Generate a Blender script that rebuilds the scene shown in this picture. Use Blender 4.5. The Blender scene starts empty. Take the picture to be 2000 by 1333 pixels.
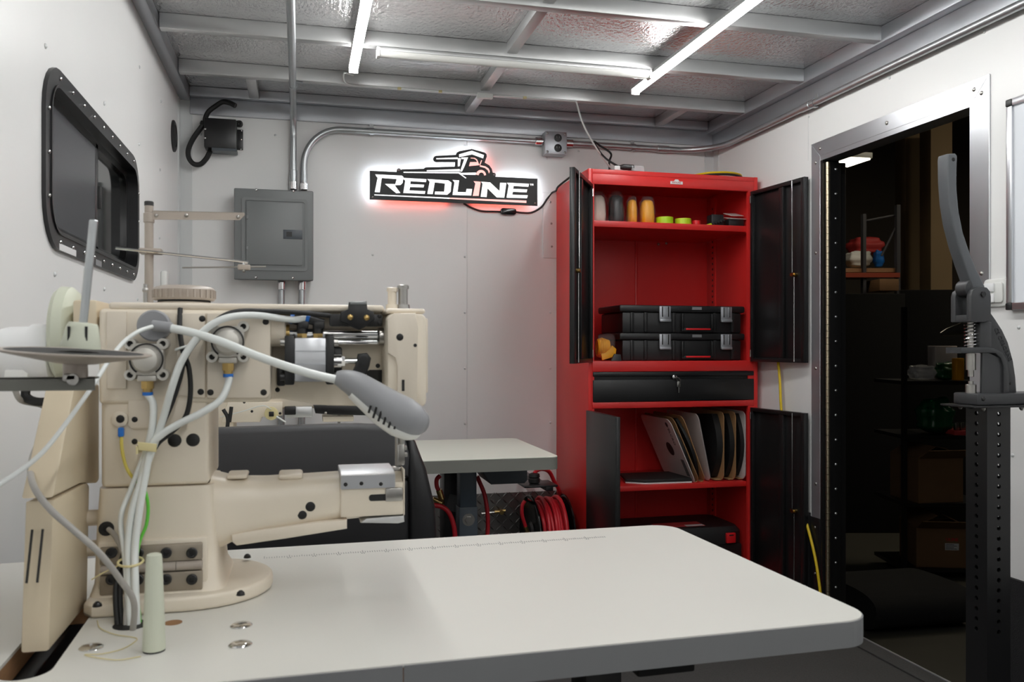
import bpy, bmesh, math, random
from mathutils import Vector, Matrix
from math import sin, cos, pi, radians
random.seed(7)
S = bpy.context.scene
COL = S.collection

# ------------------------------------------------------------------ camera
F, CX, HOR, CAMZ = 1670.0, 1000.0, 680.0, 1.08
YAW = math.atan(415.0 / F)
cam_d = bpy.data.cameras.new('camera')
cam = bpy.data.objects.new('camera', cam_d)
COL.objects.link(cam)
cam.location = (0, 0, CAMZ)
cam.rotation_euler = (pi / 2, 0, -YAW)
cam_d.sensor_width = 36.0
cam_d.lens = F / 2000.0 * 36.0
cam_d.shift_y = (HOR - 666.5) / 2000.0
cam_d.clip_start = 0.02
cam_d.dof.use_dof = True
cam_d.dof.focus_distance = 3.1
cam_d.dof.aperture_fstop = 11.0
S.camera = cam

# ------------------------------------------------------------------ world, exposure
W = bpy.data.worlds.new('world')
S.world = W
W.use_nodes = True
W.node_tree.nodes['Background'].inputs[0].default_value = (0.9, 0.85, 0.8, 1)
W.node_tree.nodes['Background'].inputs[1].default_value = 0.004
S.view_settings.view_transform = 'Standard'
S.view_settings.look = 'None'
S.view_settings.exposure = 0.5
S.view_settings.gamma = 1.0
S.view_settings.use_curve_mapping = False
TUBE = 33.0          # emission of the lit ceiling tubes
S.cycles.max_bounces = 10
S.cycles.diffuse_bounces = 6
S.cycles.sample_clamp_indirect = 4.0
S.cycles.caustics_reflective = False
S.cycles.caustics_refractive = False

# ------------------------------------------------------------------ measuring helpers
SA, CA = sin(YAW), cos(YAW)
def ray(u, v):
    r = (u - CX) / F
    return Vector((SA + r * CA, CA - r * SA, (HOR - v) / F))
O = Vector((0, 0, CAMZ))
def pY(u, v, y):
    d = ray(u, v); return O + d * (y / d.y)
def pX(u, v, x):
    d = ray(u, v); return O + d * (x / d.x)
def pZ(u, v, z):
    d = ray(u, v); return O + d * ((z - CAMZ) / d.z)
def pD(u, v, dep):
    return O + ray(u, v) * dep

# ------------------------------------------------------------------ materials
def lin(c):
    c /= 255.0
    return c / 12.92 if c <= 0.04045 else ((c + 0.055) / 1.055) ** 2.4
def C(r, g, b):
    return (lin(r), lin(g), lin(b))
MT = {}
def mat(name, col, rough=.5, metal=0., bump=0., bscale=300., var=0., vscale=6., emit=0., trans=0., coat=0., alpha=1., stretch=None, spec=.5, rvar=0., bdist=.002):
    m = bpy.data.materials.new(name); m.use_nodes = True
    nt = m.node_tree; N = nt.nodes; L = nt.links
    p = N['Principled BSDF']
    p.inputs['Base Color'].default_value = (*col, 1)
    p.inputs['Roughness'].default_value = rough
    p.inputs['Metallic'].default_value = metal
    p.inputs['Transmission Weight'].default_value = trans
    p.inputs['Coat Weight'].default_value = coat
    p.inputs['Alpha'].default_value = alpha
    p.inputs['Specular IOR Level'].default_value = spec
    if emit:
        p.inputs['Emission Color'].default_value = (*col, 1)
        p.inputs['Emission Strength'].default_value = emit
    tc = None
    if var or bump or rvar:
        tc = N.new('ShaderNodeTexCoord'); vec = tc.outputs['Object']
        if stretch:
            mp = N.new('ShaderNodeMapping'); mp.inputs['Scale'].default_value = stretch
            L.new(vec, mp.inputs['Vector']); vec = mp.outputs['Vector']
    if var or rvar:
        n = N.new('ShaderNodeTexNoise'); n.inputs['Scale'].default_value = vscale; n.inputs['Detail'].default_value = 6
        L.new(vec, n.inputs['Vector'])
    if var:
        mx = N.new('ShaderNodeMix'); mx.data_type = 'RGBA'
        mx.inputs[6].default_value = (*[max(0, c * (1 - var)) for c in col], 1)
        mx.inputs[7].default_value = (*[min(1, c * (1 + var)) for c in col], 1)
        L.new(n.outputs['Fac'], mx.inputs[0]); L.new(mx.outputs[2], p.inputs['Base Color'])
    if rvar:
        mr = N.new('ShaderNodeMapRange')
        mr.inputs[3].default_value = max(0.02, rough - rvar); mr.inputs[4].default_value = rough + rvar
        L.new(n.outputs['Fac'], mr.inputs[0]); L.new(mr.outputs[0], p.inputs['Roughness'])
    if bump:
        nb = N.new('ShaderNodeTexNoise'); nb.inputs['Scale'].default_value = bscale; nb.inputs['Detail'].default_value = 3
        L.new(vec, nb.inputs['Vector'])
        bp = N.new('ShaderNodeBump'); bp.inputs['Strength'].default_value = bump; bp.inputs['Distance'].default_value = bdist
        L.new(nb.outputs['Fac'], bp.inputs['Height']); L.new(bp.outputs['Normal'], p.inputs['Normal'])
    MT[name] = m
    return m

mat('wall_white', C(236, 236, 235), .32, bump=.06, bscale=60, var=.02, vscale=3, rvar=.06)
mat('corner_white', C(214, 216, 216), .3)
mat('foil', C(224, 224, 224), .17, .82, bump=.9, bscale=95, var=.09, vscale=3, stretch=(1.0, .5, 1), rvar=.04, bdist=.006)
mat('alu', C(205, 206, 206), .42, .8, var=.07, vscale=9, stretch=(1, 1, 1), rvar=.1)
mat('alu_bright', C(214, 216, 220), .3, .95, var=.02, vscale=12, rvar=.03)
mat('alu_cool', C(186, 189, 194), .4, .8, var=.06, vscale=14, rvar=.1)
mat('galv', C(186, 190, 192), .36, .85, var=.1, vscale=40, rvar=.08)
mat('chrome', C(225, 225, 225), .1, 1.)
mat('cast_alu', C(196, 193, 186), .5, .45, bump=.05, bscale=300)
mat('steel', C(170, 168, 164), .28, 1., var=.1, vscale=60)
mat('brass', C(188, 160, 104), .3, 1., var=.08, vscale=80)
mat('hinge_brass', C(196, 184, 158), .33, 1., var=.15, vscale=60)
mat('floor_rubber', C(64, 63, 62), .85, bump=.5, bscale=260, var=.55, vscale=230)
mat('carpet', C(27, 27, 29), .95, bump=.9, bscale=420, var=.5, vscale=300)
mat('tread', C(132, 130, 128), .3, .75, var=.08, vscale=20)
mat('black_plastic', C(30, 30, 31), .42)
mat('black_gloss', C(18, 18, 19), .16)
mat('black_metal', C(24, 24, 25), .35, var=.08, vscale=30)
mat('black_door', C(26, 26, 27), .34, bump=.05, bscale=500)
mat('black_rubber', C(20, 20, 20), .6)
mat('window_black', C(28, 28, 30), .3, bump=.1, bscale=400)
mat('screen_mesh', C(58, 59, 64), .22, var=.12, vscale=4)
mat('dark_glass', C(20, 22, 22), .05, spec=.9)
mat('red_metal', C(216, 46, 44), .34, bump=.04, bscale=500, var=.03, vscale=3)
mat('red_hose', C(200, 34, 46), .42, var=.08, vscale=60)
mat('red_plastic', C(222, 34, 40), .35)
mat('cream', C(225, 215, 198), .34, bump=.05, bscale=180, var=.035, vscale=18)
mat('cream_dark', C(210, 196, 170), .4, var=.05, vscale=20)
mat('cream_plate', C(219, 209, 193), .36, bump=.04, bscale=200)
mat('pale_green', C(200, 204, 186), .42, var=.02)
mat('beige_grey', C(166, 156, 146), .35, var=.04, vscale=30)
mat('hinge_grey', C(150, 140, 126), .4, metal=.4, var=.08, vscale=40)
mat('white_plastic', C(228, 229, 226), .35)
mat('white_tube', C(218, 222, 220), .3, spec=.6)
mat('white_satin', C(236, 237, 238), .3)
mat('lamp_grey', C(140, 141, 144), .42)
mat('grey_cable', C(168, 165, 160), .45)
mat('panel_grey', C(118, 121, 122), .42, var=.03, vscale=10)
mat('panel_dark', C(74, 80, 86), .4)
mat('table_top', C(214, 213, 207), .36, bump=.03, bscale=300, var=.02, vscale=4, rvar=.05)
mat('table_edge', C(122, 123, 125), .45, var=.04, vscale=10)
mat('back_top', C(212, 213, 202), .42, var=.02, vscale=4)
mat('back_edge', C(122, 122, 116), .5)
mat('steel_blue', C(70, 82, 94), .38, var=.05, vscale=20)
mat('wood_raw', C(150, 112, 78), .7, var=.3, vscale=30, stretch=(1, 1, 8))
mat('chair_grey', C(62, 62, 64), .55, bump=.1, bscale=500)
mat('chair_black', C(34, 34, 36), .42, bump=.1, bscale=300)
mat('press_grey', C(54, 55, 57), .42, bump=.1, bscale=220, var=.05, vscale=40)
mat('press_handle', C(86, 89, 92), .45, bump=.12, bscale=260)
mat('yellow', C(226, 156, 22), .4, var=.08, vscale=30)
mat('yellow_cord', C(222, 190, 30), .4)
mat('lime', C(176, 214, 30), .4, var=.1, vscale=60)
mat('lime_plain', C(186, 214, 40), .4)
mat('off_white_cloth', C(206, 196, 184), .7, var=.08, vscale=20)
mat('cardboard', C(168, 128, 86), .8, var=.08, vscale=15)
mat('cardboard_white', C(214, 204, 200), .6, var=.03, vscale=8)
mat('cardboard_dim', C(124, 92, 62), .8, var=.1, vscale=12)  # cardboard with the warehouse's low light darkened into its colour
mat('blue', C(30, 110, 200), .35)
mat('green_bag', C(10, 76, 42), .3, var=.2, vscale=12)
mat('green_wire', C(96, 190, 60), .4)
mat('yellow_wire', C(212, 200, 150), .4)
mat('ground_yellow', C(206, 190, 84), .4)
mat('clear_film', (0.9, 0.9, 0.9), .08, trans=0., alpha=.05, bump=1., bscale=60)
mat('clear_box', (0.85, 0.85, 0.88), .1, alpha=.3)
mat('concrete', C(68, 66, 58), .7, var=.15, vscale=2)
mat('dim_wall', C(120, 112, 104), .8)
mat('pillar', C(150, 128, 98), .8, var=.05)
mat('rack_orange', C(150, 62, 40), .5)
mat('rack_dark', C(60, 60, 66), .5)
mat('whiteboard', C(236, 240, 246), .14)
mat('paper_white', C(225, 225, 225), .6)
mat('paper_red', C(190, 60, 60), .6)
mat('ink', C(40, 38, 40), .6)
mat('sign_black', C(22, 22, 23), .45)
mat('sign_white', (1.0, 1.0, 1.0), .4, emit=.72)
mat('sign_pink', (1.0, .5, .46), .4, emit=.72)
mat('sign_red', (1.0, .22, .18), .4, emit=1.4)
mat('halo_white', (.86, .93, 1.0), .4, emit=16.)
mat('halo_red', (1.0, .10, .06), .4, emit=10.)
mat('tube_lit', (1.0, 1.0, .985), .4, emit=TUBE)
mat('tube_off', C(226, 226, 222), .3)
mat('fixture_lit', (1.0, .88, .66), .4, emit=9.)

# ------------------------------------------------------------------ mesh builder
def ortho(d):
    d = d.normalized()
    a = Vector((0, 0, 1)) if abs(d.z) < .9 else Vector((1, 0, 0))
    x = d.cross(a).normalized()
    return x, d.cross(x).normalized()
def crom(pts, k=6, closed=False):
    P = [Vector(p) for p in pts]
    if len(P) < 3: return P
    n = len(P); out = []
    rng = range(n if closed else n - 1)
    for i in rng:
        if closed: a, b, c, d = P[(i - 1) % n], P[i], P[(i + 1) % n], P[(i + 2) % n]
        else:
            b, c = P[i], P[i + 1]
            a = P[i - 1] if i else b * 2 - c
            d = P[i + 2] if i + 2 < n else c * 2 - b
        for j in range(k):
            t = j / k
            out.append(.5 * ((2 * b) + (c - a) * t + (2 * a - 5 * b + 4 * c - d) * t * t + (3 * b - a - 3 * c + d) * t ** 3))
    if not closed: out.append(P[-1])
    return out
class B:
    def __init__(s): s.bm = bmesh.new()
    def _bev(s, vs, w, seg, keep=None):
        es = list({e for v in vs for e in v.link_edges if (keep is None or keep(e))})
        bmesh.ops.bevel(s.bm, geom=es, offset=w, segments=seg, profile=.5, affect='EDGES', clamp_overlap=True)
    def box(s, x0, x1, y0, y1, z0, z1, bev=0, seg=2, M=None):
        x0, x1 = sorted((x0, x1)); y0, y1 = sorted((y0, y1)); z0, z1 = sorted((z0, z1))
        vs = [s.bm.verts.new((x, y, z)) for x in (x0, x1) for y in (y0, y1) for z in (z0, z1)]
        for f in ((0, 1, 3, 2), (4, 6, 7, 5), (0, 4, 5, 1), (2, 3, 7, 6), (0, 2, 6, 4), (1, 5, 7, 3)):
            s.bm.faces.new([vs[i] for i in f])
        if M is not None:
            for v in vs: v.co = M @ v.co
        if bev: s._bev(vs, bev, seg)
        return s
    def prism(s, pts, vec, bev=0, seg=2, caponly=False):
        vec = Vector(vec); P = [Vector(p) for p in pts]
        a = [s.bm.verts.new(p) for p in P]; b = [s.bm.verts.new(p + vec) for p in P]
        n = len(P)
        fs = [s.bm.faces.new(a), s.bm.faces.new(b[::-1])]
        for i in range(n): fs.append(s.bm.faces.new((a[i], b[i], b[(i + 1) % n], a[(i + 1) % n])))
        bmesh.ops.recalc_face_normals(s.bm, faces=fs)
        if bev:
            es = set()
            for L in (a, b):
                for i in range(n):
                    e = s.bm.edges.get((L[i], L[(i + 1) % n]))
                    if e: es.add(e)
            bmesh.ops.bevel(s.bm, geom=list(es), offset=bev, segments=seg, profile=.5, affect='EDGES', clamp_overlap=True)
        return s
    def lathe(s, p0, d, prof, n=24, ang=2 * pi):
        p0 = Vector(p0); d = Vector(d).normalized(); x, y = ortho(d)
        rings = []
        for t, r in prof:
            if r < 1e-6: rings.append([s.bm.verts.new(p0 + d * t)])
            else: rings.append([s.bm.verts.new(p0 + d * t + (x * cos(2 * pi * i / n) + y * sin(2 * pi * i / n)) * r) for i in range(n)])
        fs = []
        for A, Bq in zip(rings, rings[1:]):
            for i in range(n):
                j = (i + 1) % n
                if len(A) == 1 and len(Bq) == 1: continue
                if len(A) == 1: q = (A[0], Bq[i], Bq[j])
                elif len(Bq) == 1: q = (A[i], Bq[0], A[j])
                else: q = (A[i], Bq[i], Bq[j], A[j])
                fs.append(s.bm.faces.new(q))
        if len(rings[0]) > 1 and (Vector(rings[0][0].co) - Vector(rings[-1][0].co)).length > 1e-7: fs.append(s.bm.faces.new(rings[0][::-1]))
        if len(rings[-1]) > 1: fs.append(s.bm.faces.new(rings[-1]))
        bmesh.ops.recalc_face_normals(s.bm, faces=fs)
        return s
    def cyl(s, p0, p1, r, r1=None, n=16, ch=0):
        p0 = Vector(p0); p1 = Vector(p1); L = (p1 - p0).length; r1 = r if r1 is None else r1
        pr = [(0, r), (L, r1)] if not ch else [(0, r - ch), (ch, r), (L - ch, r1), (L, r1 - ch)]
        return s.lathe(p0, p1 - p0, pr, n)
    def tube(s, pts, r, n=8, k=6, closed=False, raw=False, sx=1., sy=1.):
        P = [Vector(p) for p in pts] if raw else crom(pts, k, closed)
        m = len(P)
        R = r if isinstance(r, (list, tuple)) else None
        def rad(i):
            if R is None: return r
            t = i / (m - 1) * (len(R) - 1); a = min(int(t), len(R) - 2)
            return R[a] + (R[a + 1] - R[a]) * (t - a)
        tang = []
        for i in range(m):
            a = P[(i - 1) % m] if (closed or i) else P[0]
            b = P[(i + 1) % m] if (closed or i < m - 1) else P[-1]
            tang.append((b - a).normalized())
        x, y = ortho(tang[0]); rings = []
        for i in range(m):
            x = (x - tang[i] * x.dot(tang[i])).normalized(); y = tang[i].cross(x)
            rings.append([s.bm.verts.new(P[i] + (x * cos(2 * pi * q / n) * sx + y * sin(2 * pi * q / n) * sy) * rad(i)) for q in range(n)])
        fs = []
        for i in range(m if closed else m - 1):
            A, Bq = rings[i], rings[(i + 1) % m]
            for q in range(n):
                fs.append(s.bm.faces.new((A[q], A[(q + 1) % n], Bq[(q + 1) % n], Bq[q])))
        if not closed:
            fs.append(s.bm.faces.new(rings[0][::-1])); fs.append(s.bm.faces.new(rings[-1]))
        bmesh.ops.recalc_face_normals(s.bm, faces=fs)
        return s
    def loft(s, secs, n=24, e=2.6):
        """sections (centre, halfA vector, halfB vector) joined into one skin, superellipse of exponent e"""
        rings = []
        for sec in secs:
            c, a, b = Vector(sec[0]), Vector(sec[1]), Vector(sec[2])
            ee = sec[3] if len(sec) > 3 else e
            ring = []
            for i in range(n):
                t = 2 * pi * i / n
                ct, st = cos(t), sin(t)
                ring.append(s.bm.verts.new(c + a * math.copysign(abs(ct) ** (2 / ee), ct) + b * math.copysign(abs(st) ** (2 / ee), st)))
            rings.append(ring)
        fs = []
        for A, Bq in zip(rings, rings[1:]):
            for i in range(n): fs.append(s.bm.faces.new((A[i], A[(i + 1) % n], Bq[(i + 1) % n], Bq[i])))
        fs.append(s.bm.faces.new(rings[0][::-1])); fs.append(s.bm.faces.new(rings[-1]))
        bmesh.ops.recalc_face_normals(s.bm, faces=fs)
        return s
    def ball(s, c, r, sc=(1, 1, 1), n=16):
        c = Vector(c)
        M = Matrix.Translation(c) @ Matrix.Diagonal((*sc, 1))
        bmesh.ops.create_uvsphere(s.bm, u_segments=n, v_segments=n // 2, radius=r, matrix=M)
        return s
    def xf(s, M):
        bmesh.ops.transform(s.bm, matrix=M, verts=s.bm.verts); return s

BASE = {}
def setp(o, label=None, cat=None, group=None, kind=None):
    if label: o['label'] = label
    if cat: o['category'] = cat
    if group: o['group'] = group
    if kind: o['kind'] = kind
    return o
def obj(name, b, m, parent=None, label=None, cat=None, group=None, kind=None, smooth=38):
    bm = b.bm
    if parent is not None: base = BASE[parent.name]
    else:
        mn = Vector((1e9,) * 3); mx = Vector((-1e9,) * 3)
        for v in bm.verts:
            for i in range(3): mn[i] = min(mn[i], v.co[i]); mx[i] = max(mx[i], v.co[i])
        base = Vector(((mn.x + mx.x) / 2, (mn.y + mx.y) / 2, mn.z))
    bmesh.ops.translate(bm, vec=-base, verts=bm.verts)
    me = bpy.data.meshes.new(name); bm.to_mesh(me); bm.free()
    me.materials.append(MT[m])
    for p in me.polygons: p.use_smooth = True
    me.set_sharp_from_angle(angle=radians(smooth))
    o = bpy.data.objects.new(name, me); COL.objects.link(o)
    if parent is not None: o.parent = parent
    else: o.location = base
    BASE[o.name] = base
    return setp(o, label, cat, group, kind)
def thing(name, loc, label, cat, group=None, kind=None):
    o = bpy.data.objects.new(name, None); COL.objects.link(o); o.location = loc
    o.empty_display_size = .05
    BASE[o.name] = Vector(loc)
    return setp(o, label, cat, group, kind)
DOME = {}
def dots(parent, name, pts, nrm, r, m, h=None, n=10):
    """small round heads, one object each, all sharing one mesh"""
    h = h or r * .6
    key = (r, h, m, n, name)
    if key not in DOME:
        b = B(); b.lathe((0, 0, 0), (0, 0, 1), [(0, r), (h * .55, r * .85), (h, r * .35), (h, 0)], n)
        me = bpy.data.meshes.new(name); b.bm.to_mesh(me); b.bm.free(); me.materials.append(MT[m])
        for p in me.polygons: p.use_smooth = True
        DOME[key] = me
    q = Vector((0, 0, 1)).rotation_difference(Vector(nrm))
    out = []
    for p in pts:
        o = bpy.data.objects.new(name, DOME[key]); COL.objects.link(o)
        o.parent = parent; o.location = Vector(p) - BASE[parent.name]
        o.rotation_mode = 'QUATERNION'; o.rotation_quaternion = q
        out.append(o)
    return out
def text_mesh(txt, size, M, extrude=.0008):
    """lettering as a bmesh builder, laid out in the XY plane and moved by M"""
    cu = bpy.data.curves.new('lettering', 'FONT'); cu.body = txt; cu.size = size; cu.extrude = extrude
    cu.align_x = 'CENTER'; cu.align_y = 'CENTER'; cu.resolution_u = 2
    t = bpy.data.objects.new('lettering', cu); COL.objects.link(t)
    bpy.context.view_layer.update()
    me = bpy.data.meshes.new_from_object(t.evaluated_get(bpy.context.evaluated_depsgraph_get()))
    b = B(); b.bm.from_mesh(me); b.xf(M)
    bpy.data.objects.remove(t); bpy.data.curves.remove(cu); bpy.data.meshes.remove(me)
    return b
def frameM(o, x, y):
    x = Vector(x).normalized(); y = Vector(y).normalized(); z = x.cross(y)
    M = Matrix((x, y, z)).transposed().to_4x4(); M.translation = Vector(o); return M
def rrect(x0, x1, y0, y1, r, seg=5):
    """rounded rectangle outline, list of 2D points"""
    out = []
    for cx, cy, a0 in ((x1 - r, y1 - r, 0), (x0 + r, y1 - r, 90), (x0 + r, y0 + r, 180), (x1 - r, y0 + r, 270)):
        for i in range(seg + 1):
            a = radians(a0 + 90 * i / seg); out.append((cx + r * cos(a), cy + r * sin(a)))
    return out
def ring_prism(b, outer, inner, to3, vec):
    """frame between two outlines with the same number of points"""
    vec = Vector(vec); n = len(outer); fs = []
    A = [b.bm.verts.new(to3(*p)) for p in outer]; I = [b.bm.verts.new(to3(*p)) for p in inner]
    A2 = [b.bm.verts.new(Vector(v.co) + vec) for v in A]; I2 = [b.bm.verts.new(Vector(v.co) + vec) for v in I]
    for i in range(n):
        j = (i + 1) % n
        for q in ((A[i], A[j], I[j], I[i]), (A2[i], I2[i], I2[j], A2[j]), (A[i], A2[i], A2[j], A[j]), (I[i], I[j], I2[j], I2[i])):
            fs.append(b.bm.faces.new(q))
    bmesh.ops.recalc_face_normals(b.bm, faces=fs)
    return b

# ------------------------------------------------------------------ room
XL, XR, YB, YR = -.486, 1.957, 3.8, -2.6
ZP, ZC = 2.118, 2.168     # underside of the ceiling beams, foil
floor = obj('floor', B().box(XL - .06, XR + .06, YR - .06, YB + .06, -.06, 0), 'floor_rubber', kind='structure')
# back wall with its two panels
wb = obj('wall_back', B().box(XL - .06, XR + .06, YB + .004, YB + .06, 0, ZC + .1), 'corner_white', kind='structure')
seam = pY(912, 600, YB).x
obj('wall_panel', B().box(XL, seam - .0008, YB, YB + .004, 0, ZC), 'wall_white', wb)
obj('wall_panel', B().box(seam + .0008, XR, YB, YB + .004, 0, ZC), 'wall_white', wb)
pts = [pY(u, v, YB) for u, v in ((392, 262), (538, 264), (728, 498), (908, 502), (908, 611), (908, 720), (908, 828), (1075, 611), (1075, 720), (1075, 826), (1078, 935), (1068, 310), (1130, 296), (908, 285))]
dots(wb, 'screw', pts, (0, -1, 0), .0055, 'corner_white', .004)
c0, c1 = pY(1060, 376, YB), pY(1086, 505, YB)
pl = obj('cover_plate', B().box(c0.x, c1.x + .01, YB - .008, YB, c1.z, c0.z, .002), 'wall_white', wb)
dots(wb, 'screw', [pY(1075, 395, YB - .008), pY(1077, 437, YB - .008), pY(1078, 482, YB - .008)], (0, -1, 0), .005, 'steel', .003)
# left wall with the window hole
wy0, wy1, wz0, wz1 = 1.83, 2.83, 1.28, 1.652
b = B()
b.box(XL - .05, XL, YR, wy0 + .03, 0, ZC).box(XL - .05, XL, wy1 - .03, YB, 0, ZC)
b.box(XL - .05, XL, wy0 + .03, wy1 - .03, 0, wz0 + .03).box(XL - .05, XL, wy0 + .03, wy1 - .03, wz1 - .03, ZC)
wl = obj('wall_left', b, 'wall_white', kind='structure')
pts = [pX(u, v, XL) for u, v in ((203, 202), (314, 198), (271, 282), (312, 332), (311, 465), (106, 536), (203, 565), (268, 585), (272, 131), (88, 90))]
dots(wl, 'screw', pts, (1, 0, 0), .0055, 'corner_white', .004)
# right wall with the doorway
dy0, dy1, dz1 = pX(1905, 300, XR).y, pX(1604, 300, XR).y, 1.822
b = B()
b.box(XR, XR + .05, YR, dy0, 0, ZC).box(XR, XR + .05, dy1, YB, 0, ZC).box(XR, XR + .05, dy0, dy1, dz1, ZC)
wr = obj('wall_right', b, 'wall_white', kind='structure')
sy = pX(1579, 235, XR).y
obj('panel_joint', B().box(XR - .001, XR, sy - .001, sy + .001, dz1, ZC), 'corner_white', wr)
pts = [pX(u, v, XR) for u, v in ((1580, 228), (1738, 152), (1923, 62), (1990, 640), (1978, 890))]
dots(wr, 'screw', pts, (-1, 0, 0), .0055, 'corner_white', .004)
obj('wall_rear', B().box(XL - .06, XR + .06, YR - .05, YR, 0, ZC), 'wall_white', kind='structure')
# corner trims
obj('trim_1', B().box(XL, XL + .05, YB - .004, YB, .42, ZP).box(XL, XL + .004, YB - .05, YB - .004, .42, ZP), 'corner_white', kind='structure')
obj('trim_2', B().box(XR - .05, XR, YB - .004, YB, .42, ZP).box(XR - .004, XR, YB - .05, YB - .004, .42, ZP), 'corner_white', kind='structure')
# ceiling: foil sheet and beams
ce = obj('ceiling', B().box(XL - .06, XR + .06, YR - .06, YB + .06, ZC, ZC + .04), 'foil', kind='structure')
def beam(x0, x1, y0, y1, z0=ZP, z1=ZC):
    return obj('ceiling_beam', B().box(x0, x1, y0, y1, z0, z1, .003, 2), 'alu', ce)
for i in range(13):
    y = 3.435 - i * .457
    beam(XL + .045, XR - .045, y - .019, y + .019)
for i in range(-1, 12):
    y = 3.435 - i * .457
    beam(.735 - .019, .735 + .019, y - .457 + .0195 if i >= 0 else 3.4545, y - .0195 if i >= 0 else YB - .041, ZP + .012)
beam(-.205, -.165, 3.4545, YB - .041, ZP + .012)
beam(1.63, 1.67, 3.4545, YB - .041, ZP + .012)
obj('trim_3', B().box(XL, XL + .042, YR, YB, ZP - .002, ZC, .004), 'alu_cool', kind='structure')
b = B().box(XR - .05, XR, YR, YB, ZP - .006, ZC, .004).box(XR - .014, XR, YR, YB, ZP - .085, ZP - .006, .003)
obj('trim_4', b, 'alu_cool', kind='structure')
b = B().box(XL + .042, XR - .05, YB - .04, YB, ZP + .01, ZC, .004).box(XL + .042, XR - .014, YB - .014, YB, ZP - .06, ZP + .01, .003)
obj('trim_5', b, 'alu_cool', kind='structure')
# wainscot
zw = .418
bb = obj('baseboard_back', B().box(XL, XR, YB - .005, YB, 0, zw), 'tread', kind='structure')
b = B()
p0x, p1x = .55, 1.2
for i in range(22):
    for j in range(14):
        cx = p0x + i * .03; cz = .02 + j * .03
        s = 1 if (i + j) % 2 else -1
        d = Vector((.0125, 0, .0125 * s))
        q = Vector((cx, YB - .005, cz))
        nrm = Vector((0, -.004, 0)); w = Vector((.0032 * s * -1, 0, .0032))
        V = [b.bm.verts.new(p) for p in (q - d, q + w, q + d, q - w, q - d * .55 + nrm, q + d * .55 + nrm)]
        for f in ((0, 4, 5, 2, 1), (2, 5, 4, 0, 3)): b.bm.faces.new([V[k] for k in f])
obj('tread_lugs', b, 'tread', bb, kind='stuff')
obj('baseboard_right', B().box(XR - .012, XR, YR, dy0 - .065, 0, .43).box(XR - .012, XR, dy1 + .07, YB - .006, 0, .43), 'carpet', kind='structure')
obj('baseboard_left', B().box(XL, XL + .006, YR, YB - .006, 0, zw), 'tread', kind='structure')

# window in the left wall
win = thing('window_1', (XL, (wy0 + wy1) / 2, wz0), 'black framed sliding window with rounded corners in the left wall', None, kind='structure')
t3 = lambda y, z: Vector((XL, y, z))
seg = 6
o_ = rrect(wy0, wy1, wz0, wz1, .1, seg); i_ = rrect(wy0 + .032, wy1 - .032, wz0 + .032, wz1 - .032, .072, seg)
b = B(); ring_prism(b, o_, i_, t3, (.008, 0, 0))
i2 = rrect(wy0 + .04, wy1 - .04, wz0 + .04, wz1 - .04, .055, seg)
ring_prism(b, i_, i2, lambda y, z: Vector((XL - .045, y, z)), (.056, 0, 0))
fr = obj('frame', b, 'window_black', win)
i3 = rrect(wy0 + .06, wy1 - .06, wz0 + .06, wz1 - .06, .045, seg)
b = B(); ring_prism(b, i2, i3, lambda y, z: Vector((XL - .04, y, z)), (.022, 0, 0))
obj('inner_track', b, 'black_gloss', win)
ym = wy0 + .545
obj('screen', B().box(XL - .022, XL - .019, wy0 + .055, ym - .007, wz0 + .055, wz1 - .055), 'screen_mesh', win)
obj('pane', B().box(XL - .030, XL - .027, ym - .002, wy1 - .055, wz0 + .055, wz1 - .055), 'dark_glass', win)
obj('pane', B().box(XL - .046, XL - .043, wy0 + .055, ym + .02, wz0 + .055, wz1 - .055), 'dark_glass', win)
obj('mullion', B().box(XL - .036, XL - .018, ym - .006, ym + .026, wz0 + .045, wz1 - .045, .004), 'window_black', win)
obj('latch', B().box(XL - .0265, XL - .012, ym + .027, ym + .036, 1.44, 1.5, .003), 'black_plastic', win)
pp = []
for i in range(9):
    y = wy0 + .1 + i * (wy1 - wy0 - .2) / 8
    pp += [(XL + .008, y, wz1 - .018), (XL + .008, y, wz0 + .018)]
for i in range(3):
    z = wz0 + .1 + i * .086
    pp += [(XL + .008, wy0 + .018, z), (XL + .008, wy1 - .018, z)]
dots(win, 'screw', pp, (1, 0, 0), .0048, 'chrome', .004)
obj('sticker', B().box(XL + .008, XL + .0085, wy0 + .095, wy0 + .23, wz0 + .001, wz0 + .015), 'paper_white', win)
obj('sticker', B().box(XL + .008, XL + .0085, wy0 + .42, wy0 + .48, wz0 + .001, wz0 + .015), 'alu_bright', win)
b = B(); b.lathe((XL, 0, 0), (1, 0, 0), [(0, .062), (.006, .062), (.01, .055), (.01, .045), (.006, .042), (.009, .02), (.009, 0)], 28)
q = pX(338, 266, XL); b.xf(Matrix.Translation((0, q.y, q.z)))
obj('wall_vent', b, 'black_plastic', label='black round vent cap on the left wall near the far corner', cat='vent')
b = B(); q = pX(316, 549, XL)
b.box(XL, XL + .022, q.y - .03, q.y + .03, q.z - .03, q.z + .035, .006)
obj('wall_clip', b, 'white_plastic', label='small white plastic bracket on the left wall below the window', cat='bracket')

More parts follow.
